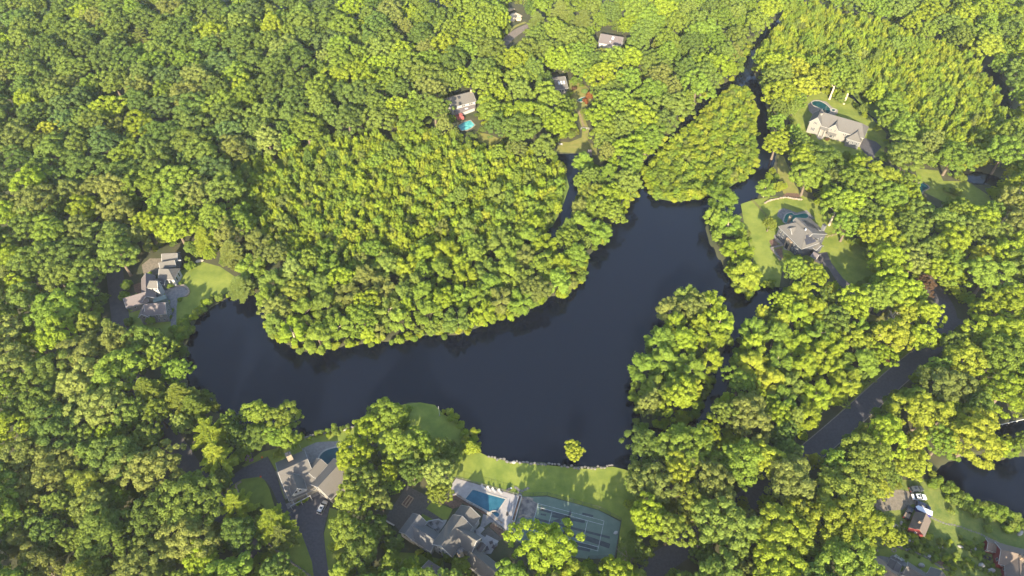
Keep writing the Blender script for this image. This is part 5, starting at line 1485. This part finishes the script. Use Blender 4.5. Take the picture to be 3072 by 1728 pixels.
chair(1772, 457, 4.7, 'right pale chair on the grey cove dock', PINKW, 'dock chairs', z=.16, s=1.2)
dock([(860,1308),(872,1302),(884,1308),(872,1315)], WOODD, 'small brown dock under the golden shore tree')
def bench(px, py, rz, label):
    e = empty('bench', P(px, py, .03), rz, label, 'bench')
    link('seat', MB().box((0, 0, .45), (1.8, .5, .08)).mesh('seat', WHITE), None, e)
    link('backrest', MB().box((0, .25, .8), (1.8, .07, .5)).mesh('backrest', WHITE), None, e)
    for x_ in (-.8, .8): link('leg', MB().box((x_, 0, .2), (.08, .45, .41)).mesh('leg', WHITE), None, e)
bench(1682, 436, .1, 'white bench on the cove lawn')
rail_fence('rail_fence', 'two-rail white fence across the path to the cove', [(1743,388),(1767,389)], 1.2, WHITE, rails=(1.0, .5), step=1.6, r=.07)
def trampoline(px, py, label):
    e = empty('trampoline', P(px, py, .05), 0, label, 'trampoline')
    pts = [(1.9 * math.cos(k * math.pi / 8), 1.9 * math.sin(k * math.pi / 8), .9) for k in range(17)]
    link('rim', MB().tube(pts, .12, 5, False).mesh('rim', mat('green_pad', (.07, .12, .03), .7, .1, 3)), None, e)
    link('mat', MB().face(pts[:16]).mesh('mat', mat('net_green', (.1, .15, .03), .8, .1, 3)), None, e)
    for k in range(0, 16, 4): link('leg', MB().tube([(pts[k][0], pts[k][1], 0), pts[k]], .05, 5).mesh('leg', METAL), None, e)
trampoline(1754, 278, 'round green trampoline in the cottage yard')
# ---- fences and walls on the right
rail_fence('post_fence', 'dark post-and-wire fence climbing the sunny lawn', [(2256,604),(2275,625),(2295,648),(2312,668)], 1.4, WOODD, rails=(1.0, .5), step=1.5, r=.05)
stone_row('terrace_wall', 'warm stone retaining wall above the sunny lawn', 'wall', [(2292,610),(2312,602),(2336,596),(2356,593),(2385,598),(2402,600)], 1.1, 1.1, STONE_WARM, 15, .08, -.12)
poly_mesh('planting_bed', [(2345,590),(2360,578),(2395,580),(2402,592),(2385,595),(2360,590)], .06, MULCH, label='brown bank above the warm stone wall')
rail_fence('yard_fence', 'brown rail fence right of the solar-roofed house', [(2470,715),(2495,710),(2520,702)], 1.2, WOOD, rails=(1.0, .5), step=2.0, r=.06)
rail_fence('guard_rail', 'white guard rail at the right edge over dark water', [(2988,1280),(3025,1271),(3075,1260)], .9, WHITE, rails=(1.0, .85), step=3.0, r=.12)
# ---- bottom right meadow
stone_row('stepping_path', 'curving path of grey stepping stones across the meadow', 'path', [(2793,1552),(2815,1562),(2840,1572),(2870,1577),(2900,1588),(2935,1600),(2960,1611),(2985,1624),(3005,1633),(3030,1642)], .8, .12, STONE, 17, .06, .04)
stone_row('garden_wall', 'thick dry stone wall above the cottage lawn', 'wall', [(2687,1636),(2705,1645),(2733,1652)], .8, .9, STONE, 18, .3, -.2)
stone_row('garden_wall', 'long low stone wall curving behind the cottage', 'wall', [(2733,1652),(2754,1661),(2770,1667),(2789,1679),(2807,1692),(2825,1704),(2860,1718)], .6, .55, STONE, 19, .05, -.1)
stone_row('garden_wall', 'stone border looping round the meadow flower bed', 'wall', [(2792,1678),(2800,1670),(2812,1669),(2830,1682),(2850,1694),(2868,1706)], .5, .35, STONE, 20, .05, -.06)
poly_mesh('planting_bed', [(2800,1674),(2812,1672),(2832,1686),(2850,1700),(2830,1700),(2808,1688)], .09, MULCH, label='brown flower bed inside the stone border')
poly_mesh('cottage_lawn', [(2575,1652),(2690,1642),(2733,1655),(2790,1682),(2850,1715),(2830,1760),(2580,1760)], .062, LAWN, label='mown lawn behind the cottage')
stone_row('garden_wall', 'straight pale garden wall left of the fire pit', 'wall', [(2580,1649),(2605,1651),(2632,1652)], .8, .5, STONE_WARM, 22, .04)
ring = [(2681 + 6 * math.cos(k * .785), 1651 + 5.2 * math.sin(k * .785)) for k in range(9)]
stone_row('fire_pit', 'round stone fire pit on the cottage lawn', 'fire pit', ring, .45, .5, STONE_WARM, 23, .02, .02)
chair(2685, 1671, 2.2, 'left white deck chair behind the cottage', WHITE, 'white chairs on the cottage deck', z=.35, s=1.3)
chair(2701, 1681, 2.2, 'right white deck chair behind the cottage', WHITE, 'white chairs on the cottage deck', z=.35, s=1.3)
table(2692, 1676, .7, .7, 'small white table between the deck chairs', WHITE, z=.35, rz=.6)
for i_, (a_, b_, l_, w_, h_, lab) in enumerate(((2763,1697,1.9,1.5,1.2,'big boulder on the cottage lawn'), (2734,1623,2.6,1.3,1.0,'grey boulder below the red shed'), (2817,1645,2.8,1.2,.8,'long flat boulder in the meadow'), (2767,1661,1.1,.9,.9,'boulder leaning on the long garden wall'), (2787,1669,1.1,1.0,.8,'boulder beside the flower bed loop'), (2944,1697,2.2,1.5,1.2,'boulder left of the red barn'), (2972,1713,2.6,1.4,1.0,'boulder at the red barn corner'), (3059,1601,2.8,1.2,.9,'pale boulder above the red barn'), (2703,1570,1.0,1.6,.9,'pale boulder left of the red shed'), (2680,1576,2.6,1.1,.9,'long mossy boulder left of the red shed'), (2714,1583,1.6,1.4,.9,'round boulder beside the red shed wall'), (2920,1650,2.4,1.0,.6,'half-buried rock in the meadow'), (2880,1640,1.8,.9,.5,'low rock ledge in the meadow'))):
    boulder(a_, b_, l_, w_, h_, lab, seed=30 + i_, rz=-.4 + .3 * (i_ % 4))
for i_, (a_, b_, l_, w_, h_, lab) in enumerate(((1533,31,5.0,3.4,2.2,'upper pale rock of the outcrop'), (1546,52,8.0,7.0,3.4,'largest pale rock of the outcrop'), (1535,62,4.0,4.5,1.8,'lower pale rock of the outcrop'), (1556,60,4.2,5.0,2.2,'right pale rock of the outcrop'))):
    boulder(a_, b_, l_, w_, h_, lab, BOULW, seed=50 + i_)
boulder(600, 784, 3.2, 1.8, 1.2, 'pale rock at the top of the compound lawn', BOULW, seed=61)
boulder(1034, 1290, 1.3, 1.0, .8, 'grey boulder on the shore wall', seed=62)
def trough(px, py, label):
    e = empty('trough', P(px, py, .05), -.35, label, 'trough')
    b = MB(); b.box((0, 0, .12), (1.9, .8, .24)); link('base', b.mesh('base', METAL), None, e)
    for s_ in (-1, 1):
        link('side', MB().box((0, s_ * .36, .5), (1.9, .07, .6)).mesh('side', METAL), None, e); link('end', MB().box((s_ * .92, 0, .5), (.07, .66, .6)).mesh('end', METAL), None, e)
trough(2960, 1675, 'black trough in the grass beside the red barn')
# ---- cars
CARM = {}
def paint(name, c, rough=.3, metal=0.0):
    m, nt, out = newmat(name)
    b = nt.nodes.new('ShaderNodeBsdfPrincipled'); b.inputs['Base Color'].default_value = (*c, 1); b.inputs['Roughness'].default_value = rough; b.inputs['Metallic'].default_value = metal
    b.inputs['Coat Weight'].default_value = .3
    nt.links.new(b.outputs[0], out.inputs['Surface']); return m
RIM = paint('wheel_rim', (.3, .3, .3), .4, .6)
REDL = paint('tail_light', (.4, .01, .01)); HEADL = paint('head_light', (.6, .6, .55), .15)
def car(name, label, rear, front, m, kind='suv', z=.1, cat='car'):
    a_, b_ = P(*rear, z), P(*front, z); c = (a_ + b_) / 2; d = b_ - a_
    e = empty(name, c, math.atan2(d.y, d.x), label, cat, 'cars parked by the houses')
    L, W = (4.75, 1.86) if kind != 'pickup' else (5.4, 1.95)
    def part(n, mb, mm, par=None, sm=False): return link(n, mb.mesh(n, mm, sm), None, par or e)
    def loft(secs):
        """secs: (x, half width low, half width high, z low, z high)"""
        b = MB(); n = len(secs)
        for x, w0, w1, z0, z1 in secs:
            b.v += [(x, -w0, z0), (x, -w0 * 1.0, (z0 + z1) * .5), (x, -w1, z1), (x, w1, z1), (x, w0, (z0 + z1) * .5), (x, w0, z0)]
        for i in range(n - 1):
            for j in range(6):
                k = (j + 1) % 6; b.f.append((i * 6 + j, i * 6 + 6 + j, i * 6 + 6 + k, i * 6 + k))
        b.f.append(tuple(range(6))); b.f.append(tuple(range(n * 6 - 1, n * 6 - 7, -1)))
        return b
    h, w = L / 2, W / 2
    part('body', loft([(-h, w * .82, w * .78, .45, .9), (-h + .18, w * .97, w * .9, .3, .98), (-h * .4, w, w * .93, .28, 1.0), (h * .35, w, w * .93, .28, 1.0), (h - .55, w * .97, w * .86, .3, .92), (h - .1, w * .86, w * .72, .36, .78), (h, w * .7, w * .6, .42, .68)]), m)
    if kind == 'sedan': cab = [(-h + .75, .99, .93), (-h + 1.35, 1.4, .78), (h - 2.2, 1.43, .76), (h - 1.35, .99, .93)]
    elif kind == 'suv': cab = [(-h + .12, 1.0, .93), (-h + .42, 1.62, .78), (h - 2.1, 1.68, .76), (h - 1.2, 1.0, .93)]
    else: cab = [(-.35, 1.0, .93), (-.1, 1.7, .8), (h - 2.0, 1.74, .78), (h - 1.25, 1.0, .93)]
    part('greenhouse', loft([(x, w * .93, w * ww, .97, zz) for x, zz, ww in cab]), GLASS)
    x0, x1 = cab[1][0], cab[2][0]; zt = max(cab[1][1], cab[2][1])
    rf = part('roof', loft([(x0 - .05, w * .79, w * .74, zt - .06, zt + .02), ((x0 + x1) / 2, w * .8, w * .75, zt - .06, zt + .05), (x1 + .05, w * .78, w * .73, zt - .06, zt + .02)]), m)
    part('sunroof', MB().box(((x0 + x1) / 2 + .15, 0, zt + .055), (.7, .85, .02)), GLASS, rf)
    for s_ in (-1, 1):
        for xx in (x0 + .1, (x0 + x1) / 2, x1):
            part('pillar', MB().tube([(xx, s_ * w * .95, .98), (xx, s_ * w * .79, zt - .03)], .05, 4), m)
        part('mirror', MB().box((cab[3][0] - .35, s_ * (w + .08), 1.05), (.14, .22, .14)), m)
        part('headlight', MB().box((h - .16, s_ * w * .62, .66), (.2, .34, .14)), HEADL)
        part('tail_light', MB().box((-h + .03, s_ * w * .66, .8), (.12, .3, .16)), REDL)
        for xx in (-h * .62, h * .62):
            wh = part('wheel', MB().tube([(xx, s_ * (w - .2), .34), (xx, s_ * (w + .015), .34)], .34, 14), BLACK)
            part('rim', MB().tube([(xx, s_ * (w - .05), .34), (xx, s_ * (w + .03), .34)], .2, 10), RIM, wh)
    if kind == 'pickup':
        part('cargo', MB().box((-h * .56, 0, 1.02), (1.7, 1.5, .12)), WOOD)
        for s_ in (-1, 1): part('bed_side', MB().box((-h * .56, s_ * w * .9, 1.08), (2.1, .1, .22)), m)
        part('tailgate', MB().box((-h + .1, 0, 1.05), (.1, 1.6, .26)), m)
    return e
car('parked_suv', 'silver SUV parked before the tan-roofed house', (960, 1541), (977, 1508), paint('silver_paint', (.32, .31, .29), .35, .4))
car('parked_suv', 'dark grey SUV parked nearest the yellow-green trees', (2727, 1473), (2766, 1467), paint('grey_paint', (.05, .056, .06), .4, .3))
car('parked_sedan', 'white sedan with dark sunroof in the gravel lot', (2733, 1493), (2776, 1494), paint('white_paint_car', (.5, .5, .48)), 'sedan')
car('parked_car', 'dark blue car behind the white-topped trailer', (2745, 1513), (2788, 1530), paint('navy_paint', (.012, .014, .03)), 'suv')
car('pickup_truck', 'black pickup with a load in its bed beside the red shed', (2714, 1558), (2731, 1522), paint('black_paint', (.014, .014, .016), .4), 'pickup', cat='pickup')
def trailer():
    c = F9(-3.8, .4); d = F9(-4.2, 2.6) - F9(-3.4, -1.8)
    e = empty('trailer', c, math.atan2(d.y, d.x), 'white-topped blue-sided trailer between red shed and cars', 'trailer')
    L = 4.3
    blue = mat('blue_side', (.02, .02, .12), .6, .1, 3)
    link('body', MB().prism([(-L / 2, -.82), (L / 2, -.82), (L / 2, .82), (-L / 2, .82), (-L / 2 - .7, 0)], .5, 1.9).mesh('body', blue), None, e)
    link('top', MB().prism([(-L / 2, -.87), (L / 2 + .05, -.87), (L / 2 + .05, .87), (-L / 2, .87), (-L / 2 - .75, 0)], 1.9, 2.02).mesh('top', mat('white_top', (.4, .42, .46), .6, .05, 2)), None, e)
    for s_ in (-1, 1): link('wheel', MB().tube([(.3, s_ * .7, .36), (.3, s_ * .9, .36)], .36, 12).mesh('wheel', BLACK), None, e)
    link('hitch', MB().tube([(-L / 2 - .6, 0, .5), (-L / 2 - 1.6, 0, .45)], .07, 6).mesh('hitch', METAL), None, e)
trailer()
# ================================================================== single shrubs, bare trees
B2 = lambda l: A(l, 1120, 1520, 6.967)
SHRUBS = []
def shrub(px, py, r, c, label, h=None, name=None, cat=None): add_plant('shrub', px, py, r, h or r * 1.35, c, at=.45, label=label, name=name, cat=cat)
nm = ['first', 'second', 'third', 'fourth', 'fifth', 'sixth', 'seventh', 'eighth', 'ninth', 'tenth', 'eleventh', 'twelfth', 'thirteenth', 'fourteenth', 'fifteenth']
for i_, (p_, r_, c_) in enumerate(zip(B2([(930,960),(1000,930),(1070,1000),(1155,1020),(1200,1100),(1145,1135),(1085,1165),(1215,1165),(1425,1110),(1360,1190),(1160,1245),(1330,1260)]), (1.0,.8,.75,1.0,.65,.5,.75,.8,.7,1.1,.7,.6), (YEL,YEL,LIME,FRESH,FRESH,LIME,FRESH,LIME,LIME,YEL,LIME,FRESH))):
    shrub(*p_, r_, c_, f'clipped round {CNAME[c_]} shrub in the front bed, {nm[i_]} from the left')
shrub(1350, 1665, 2.6, MID, 'large rounded shrub under the white gable windows', 5.0)
shrub(1330, 1650, 1.6, FRESH, 'rounded shrub at the corner of the garage wing', 2.6)
for i_, (a_, b_, r_, c_) in enumerate(((373,888,2.7,FRESH),(380,855,2.5,FRESH),(446,824,1.5,LIME),(511,857,1.6,DEEP),(542,849,1.1,FRESH),(494,894,1.0,MID),(540,898,1.2,FRESH),(514,931,1.2,MID),(509,952,1.2,MID),(505,905,.8,PALE),(455,955,3.2,FRESH),(395,925,1.6,MID),(570,800,2.6,FRESH),(385,965,2.2,MID))):
    shrub(a_, b_, r_, c_, f'rounded {CNAME[c_]} shrub by the grey compound, number {nm[i_]} round the house', max(1.5, r_ * 1.4))
shrub(748, 1373, 1.7, LILAC, 'lilac-flowering shrub left of the dark drive', 2.4, 'flowering_shrub')
shrub(1381, 352, 2.3, PINK, 'pink-flowering shrub between the white house and its pool', 3.0, 'flowering_shrub')
shrub(1373, 350, 1.5, PINK, 'smaller pink-flowering shrub left of the turquoise pool', 2.0, 'flowering_shrub')
shrub(2684, 1041, 2.0, LILAC, 'lilac-flowering bush above the grass verge', 3.0, 'flowering_shrub')
shrub(2656, 1076, 1.8, PINK, 'pale pink flowering bush on the grass verge', 2.2, 'flowering_shrub')
ORG = (.2, .085, .03); CNAME[ORG] = 'orange'
shrub(1769, 287, 2.2, ORG, 'tall orange-leaved shrub beside the trampoline', 5.0)
shrub(1757, 303, 2.0, ORG, 'lower orange-leaved shrub beside the green pond', 2.6)
shrub(1722, 266, 1.6, COPPER, 'dark red shrub beside the skylit cottage', 2.6)
shrub(2426, 408, 1.3, COPPER, 'dark red shrub left of the front terrace', 1.8)
shrub(2482, 418, 1.4, COPPER, 'dark red shrub before the central gable', 1.8)
for i_, (a_, b_) in enumerate(((912,1502),(918,1497),(897,1506),(893,1510))): shrub(a_, b_, .9, (LIME if i_ < 2 else FRESH), f'green shrub in the entrance bed, {nm[3 - i_]} from the left', 1.1)
for i_, (a_, b_) in enumerate(((984,1306),(1014,1300),(1044,1294),(930,1316))): shrub(a_, b_, 1.0, LIME, f'bright shrub on the shore wall, {nm[[1, 2, 3, 0][i_]]} from the left', 1.2)
shrub(1408, 1338, 3.2, YEL, 'yellow-green bush at the lawn point shore', 4.5)
for i_, (a_, b_) in enumerate(((2830,1680),(2800,1676),(2815,1673),(2840,1688),(2846,1696))): shrub(a_, b_, .7, LIME, f'small bright shrub round the meadow bed, {nm[[2, 0, 1, 3, 4][i_]]} from the left', .9)
for i_, (a_, b_, r_) in enumerate(((2870,575,3.2),(2880,530,3.4),(2840,570,2.0))): shrub(a_, b_, r_, MID, f'rounded shrub on the shaded lawn, {nm[[1, 2, 0][i_]]} from the left', r_ * 1.2)
# shore thickets: low green growth where the photograph shows it along the water
def shore(pts, n, r0, r1, cols, where, dx=4.0):
    line = [P(a, b, 0) for a, b in pts]
    for k in range(n):
        t = rng.uniform(0, len(line) - 1.001); i = int(t); p = line[i].lerp(line[i + 1], t - i)
        r = rng.uniform(r0, r1); c = rng.choice(cols)
        PLANTS.append(dict(kind='shrub', x=p.x + rng.gauss(0, dx * .4), y=p.y + rng.gauss(0, dx * .4), z=0.0, r=r, h=r * rng.uniform(1.3, 1.9), c=c, name=None, label=None, group=None, hero=False))
shore([(2826,1462),(2860,1490),(2900,1512),(2950,1535),(3010,1552),(3080,1562)], 40, 1.2, 2.0, [FRESH, MID, FRESH], '')
shore([(2850,1500),(2900,1525),(2960,1552),(3072,1585)], 30, 1.0, 1.8, [FRESH, MID, DEEP], '')
shore([(2720,1600),(2760,1625),(2810,1650),(2870,1690)], 34, .6, 1.3, [FRESH, MID, LIME], '', 6)
shore([(2700,1605),(2740,1630),(2790,1650),(2850,1690),(2900,1725)], 90, .35, .9, [FRESH, MID, DEEP], '', 9)
shore([(2640,1560),(2680,1580),(2720,1600)], 25, .4, .9, [FRESH, MID], '', 6)
shore([(2930,1640),(2950,1690),(2990,1728)], 30, .35, .8, [FRESH, MID], '', 6)
shore([(2880,1600),(2920,1640),(2940,1690)], 14, .5, 1.0, [FRESH, MID], '', 6)
shore([(505,1060),(525,1040),(548,1000),(562,975),(590,945),(625,915),(660,895),(705,870)], 40, 1.0, 2.2, [FRESH, LIME, MID], '', 3)
shore([(1310,1218),(1335,1242),(1365,1265),(1398,1292),(1425,1320),(1430,1345)], 24, .8, 1.8, [FRESH, LIME, YEL], '', 3)
shore([(890,1318),(960,1300),(1020,1286),(1075,1276)], 18, .7, 1.3, [FRESH, MID], '', 1.2)
shore([(1670,420),(1700,415),(1745,395)], 10, 1.0, 2.0, [FRESH, OLIVE], '', 4)
# rim of the spit, the islet and the far banks: bushes leaning over the water
rimline = [p_ for p_ in WATER_MAIN]
for seg, n_ in ((rimline[8:32], 120), (rimline[32:40], 30), (rimline[60:66], 24), (rimline[58:62], 10)):
    shore([(a_, b_ + 2) for a_, b_ in seg], n_, 1.1, 2.2, [FRESH, LIME, MID, YEL], '', 1.6)
shore(HOLE_SHRUB + HOLE_SHRUB[:1], 70, 1.0, 1.9, [YEL, LIME, GOLD], '', 1.2)
shore(HOLE_TREES + HOLE_TREES[:1], 50, 1.2, 2.2, [FRESH, MID], '', 1.6)
# ---- bare trees
BARE = mat('bleached_wood', (.34, .28, .21), .9, .25, 3)
BARE_D = mat('grey_branches', (.2, .165, .13), .9, .25, 3)
for i_, (a_, b_, hh, sp_, m_, lab) in enumerate((
  (2637,1012,15,1.15,BARE,'big leafless tree with pale branches near the little dark shed'),
  (2088,1640,11,1.3,BARE_D,'leafless tree over the lower road'),
  (1880,1680,8,1.3,BARE_D,'leafless grey shrub-tree at the tennis court corner'),
  (515,475,12,1.0,BARE,'bleached dead tree in the left woods'),
  (430,580,12,1.1,BARE,'dead tree with pale twigs above the compound woods'),
  (525,575,12,1.0,BARE_D,'dead grey tree right of the pale-twigged one'),
  (836,345,13,.8,BARE,'broken dead tree with one side branch in the woods'),
  (610,125,12,.9,BARE_D,'grey dead tree in the upper left woods'),
  (92,1325,11,1.2,BARE_D,'bare grey tree near the left edge'),
  (300,1245,11,1.0,BARE_D,'bare brown tree in the lower left woods'),
  (255,1130,12,1.1,BARE_D,'bare grey tree left of the forest road'),
  (2570,1080,10,1.0,BARE_D,'thin bare tree left of the flowering bushes'),
  (1690,215,12,.35,BARE,'tall pale dead trunk above the skylit cottage'),
  (1708,208,13,.35,BARE,'second pale dead trunk right of the first above the cottage'),
  (1200,190,12,.9,BARE_D,'grey dead branches among the top woods'))):
    p = P(a_, b_, 0)
    e = empty('bare_tree', p, i_ * 1.3, lab, 'dead tree', 'leafless trees')
    me_ = bare_mb(700 + i_, hh, .34 if hh > 9 else .2, sp_).mesh('branches', m_)
    link('branches', me_, None, e)
    link('trunk', MB().tube([(0, 0, -.5), (0, 0, hh * .12), (0, 0, hh * .34)], [.5, .4, .3], 7).mesh('trunk', m_), None, e)
# trees whose pale trunks show
for a_, b_, r_, h_, c_, lab in ((2463,277,5.5,18,FRESH,'green tree with a bare pale trunk behind the oval pool'), (2488,298,6.0,20,FRESH,'tall green tree with leaning pale trunk behind the oval pool'), (2531,312,6.5,21,FRESH,'tallest pale-trunked tree right of the oval pool'), (2487,676,6.0,19,FRESH,'tree with straight pale trunk right of the solar-roofed house'), (2596,954,6.0,19,FRESH,'tree with pale trunk crossing before the little dark shed')):
    add_plant('oak', a_, b_, r_, h_, c_, at=0.0, label=lab)
    PLANTS[-1]['pale'] = True
# ================================================================== placing every plant
LAND = [('the tennis court', 1700, 1560), ('the grey shingled compound', 470, 880), ('the tan-roofed house', 900, 1460), ('the grey-roofed pool house', 1380, 1590), ('the white house with turquoise pool', 1395, 320), ('the brown-roofed house', 1835, 118), ('the skylit cottage', 1690, 255), ('the beige gabled house', 2500, 380), ('the solar-roofed house', 2400, 680), ('the red shed', 2757, 1575), ('the little dark shed', 2640, 925), ('the wooded islet', 2040, 960), ('the shrub island', 2100, 430), ('the cove', 1720, 480), ('the pale-rimmed pond', 2940, 1470), ('the right road bend', 2800, 1010), ('the rock outcrop', 1545, 50), ('the upper left corner', 0, 0), ('the lower left corner', 0, 1728), ('the upper right corner', 3072, 0), ('the spit tip', 800, 1010), ('the forest road', 345, 900), ('the marsh', 1200, 620), ('the left edge', 0, 700), ('the top edge', 800, 0), ('the right edge', 3072, 700)]
_ONES = 'first second third fourth fifth sixth seventh eighth ninth tenth eleventh twelfth thirteenth fourteenth fifteenth sixteenth seventeenth eighteenth nineteenth'.split()
_TENS = {2: ('twenty', 'twentieth'), 3: ('thirty', 'thirtieth'), 4: ('forty', 'fortieth'), 5: ('fifty', 'fiftieth'), 6: ('sixty', 'sixtieth'), 7: ('seventy', 'seventieth'), 8: ('eighty', 'eightieth'), 9: ('ninety', 'ninetieth')}
def ordinal(n):
    if n < 20: return _ONES[n - 1]
    a, b = divmod(n, 10)
    return _TENS[a][1] if b == 0 else _TENS[a][0] + '-' + _ONES[b - 1]
for t in PLANTS:
    cx, cy_, a, b = crown_px(t['x'], t['y'], t['z'], t['r'], t['h'], t['kind'])
    t['px'], t['py'] = cx, cy_
    on = 0 < cx < PW and 0 < cy_ < PH
    t['area'] = a * b * (1 if on else .25)
def family(t): return {'oak': 'tree', 'maple': 'tree', 'sapling': 'sapling', 'pine': 'pine', 'white_pine': 'pine', 'shrub': 'shrub'}[t['kind']]
FAM = {}
for t in PLANTS: FAM.setdefault(family(t), []).append(t)
REST = []
for fam, l in FAM.items():
    l.sort(key=lambda t: (not t['hero'], -t['area']))
    if len(l) > 300:
        REST += [dict(t, fam=fam) for t in l[300:]]
        del l[300:]
FNAME = {'tree': 'broadleaf_tree', 'sapling': 'marsh_sapling', 'pine': 'pine_tree', 'shrub': 'shrub'}
FCAT = {'tree': 'tree', 'sapling': 'sapling', 'pine': 'pine', 'shrub': 'shrub'}
FGRP = {'tree': 'broadleaf trees of the woods', 'sapling': 'slim saplings crowding the marsh', 'pine': 'pines and spruces', 'shrub': 'shrubs around houses and shores'}
groups = {}
for fam, l in FAM.items():
    for t in l:
        if t['label']: continue
        s = 'broad' if t['r'] > 6 else 'mid-sized' if t['r'] > 4 else 'small'
        if fam == 'sapling': s = 'tall' if t['h'] > 8 else 'low'
        if fam == 'shrub': s = 'large' if t['r'] > 1.6 else 'small'
        ln, lx, ly = min(LAND, key=lambda q: (q[1] - t['px']) ** 2 + (q[2] - t['py']) ** 2)
        dx, dy = t['px'] - lx, t['py'] - ly
        w = ('right of' if dx > 0 else 'left of') if abs(dx) > abs(dy) else ('below' if dy > 0 else 'above')
        if 'edge' in ln or 'corner' in ln: w = 'near'
        key = (fam, s, CNAME[t['c']], w, ln)
        groups.setdefault(key, []).append((dx * dx + dy * dy, t))
noun = {'tree': 'tree', 'sapling': 'marsh sapling', 'pine': 'pine', 'shrub': 'shrub'}
for (fam, s, cn, w, ln), l in groups.items():
    l.sort(key=lambda q: q[0])
    for i, (_, t) in enumerate(l):
        base = f'{s} {cn} {noun[fam]} {w} {ln}'
        t['label'] = base if len(l) == 1 else f'{base}, ' + ('' if i == 0 else ordinal(min(i + 1, 99)) + ' ') + 'nearest such one'
PALE_TRUNK = trunk_mb(12, .42, 6, 3).mesh('pale_trunk', BARE)
prng = random.Random(5)
def scl(t):
    R0, H0 = NOMR[t['kind']]
    return (t['r'] / R0, t['r'] / R0 * prng.uniform(.9, 1.1), t['h'] / H0)
for fam, l in FAM.items():
    for t in l:
        cm, tm = prng.choice(PROTO[t['kind']])
        e = empty(t['name'] or FNAME[fam], (t['x'], t['y'], t['z']), prng.uniform(0, 6.28), t['label'], t['cat'] if t.get('cat') else FCAT[fam], t['group'] or FGRP[fam])
        e.scale = scl(t)
        if t.get('pale'): tm = PALE_TRUNK
        tr = link('trunk', tm, None, e)
        cr = link('crown', cm, None, e)
        k = prng.uniform(.86, 1.14)
        cr['tint'] = [v * k for v in t['c']]
# ---- what is left over: the deeper woods and the rest of the marsh, one mass each
def mass(name, items, label, kinds):
    pc = bpy.data.collections.new(name + '_kinds')
    idx = {}
    n = 0
    for k in kinds:
        for vi, (cm, tm) in enumerate(PROTO[k]):
            o = bpy.data.objects.new('plant_%03d' % n, cm)
            pc.objects.link(o)
            idx[(k, vi)] = n
            n += 1
    vs_ = [(t['x'], t['y'], t['z']) for t in items]
    me = bpy.data.meshes.new(name)
    me.from_pydata(vs_, [], [])
    a = me.attributes.new('proto', 'INT', 'POINT'); a.data.foreach_set('value', [idx[(t['kind'], prng.randrange(len(PROTO[t['kind']])))] for t in items])
    a = me.attributes.new('turn', 'FLOAT_VECTOR', 'POINT'); a.data.foreach_set('vector', [v for t in items for v in (0, 0, prng.uniform(0, 6.28))])
    a = me.attributes.new('size', 'FLOAT_VECTOR', 'POINT'); a.data.foreach_set('vector', [v for t in items for v in scl(t)])
    a = me.attributes.new('tint', 'FLOAT_VECTOR', 'POINT'); a.data.foreach_set('vector', [v * k for t in items for k in (prng.uniform(.86, 1.14),) for v in t['c']])
    o = link(name, me)
    tag(o, label, kind='stuff')
    ng = bpy.data.node_groups.new(name, 'GeometryNodeTree')
    ng.interface.new_socket('Geometry', in_out='INPUT', socket_type='NodeSocketGeometry')
    ng.interface.new_socket('Geometry', in_out='OUTPUT', socket_type='NodeSocketGeometry')
    N = ng.nodes.new
    gi, go = N('NodeGroupInput'), N('NodeGroupOutput')
    ci = N('GeometryNodeCollectionInfo'); ci.inputs['Collection'].default_value = pc
    ci.inputs['Separate Children'].default_value = True; ci.inputs['Reset Children'].default_value = True
    ip = N('GeometryNodeInstanceOnPoints'); ip.inputs['Pick Instance'].default_value = True
    def na(nm, ty):
        q = N('GeometryNodeInputNamedAttribute'); q.data_type = ty; q.inputs['Name'].default_value = nm
        return [s for s in q.outputs if s.enabled and s.name == 'Attribute'][0]
    L = ng.links.new
    L(gi.outputs[0], ip.inputs['Points']); L(ci.outputs[0], ip.inputs['Instance'])
    L(na('proto', 'INT'), ip.inputs['Instance Index']); L(na('turn', 'FLOAT_VECTOR'), ip.inputs['Rotation']); L(na('size', 'FLOAT_VECTOR'), ip.inputs['Scale'])
    L(ip.outputs[0], go.inputs[0])
    md = o.modifiers.new('plants', 'NODES'); md.node_group = ng
    return o
rt = [t for t in REST if t['fam'] == 'tree']; rs = [t for t in REST if t['fam'] == 'sapling']; rh = [t for t in REST if t['fam'] == 'shrub']
if rt: mass('forest', rt, 'smaller and farther trees filling the rest of the woods', ['oak', 'maple'])
if rs: mass('marsh_thicket', rs, 'young yellow-green saplings filling the rest of the marsh', ['sapling'])
if rh: mass('undergrowth', rh, 'low green shrubs filling gaps in the woods', ['shrub'])
print('PLANTS', {k: len(v) for k, v in FAM.items()}, 'rest', len(rt), len(rs), len(rh))
# ================================================================== the light summer haze that lifts the far woods
hz = MB().box((0, 2000, 107), (13000, 13000, 218)).build('haze', None)
hm, hnt, hout = newmat('haze')
hv = hnt.nodes.new('ShaderNodeVolumePrincipled')
hv.inputs['Color'].default_value = (.88, .93, 1.0, 1)
hv.inputs['Density'].default_value = 0.000055
hv.inputs['Anisotropy'].default_value = 0.2
hnt.links.new(hv.outputs[0], hout.inputs['Volume'])
hz.data.materials.append(hm)
tag(hz, 'thin pale summer haze over the woods', kind='stuff')
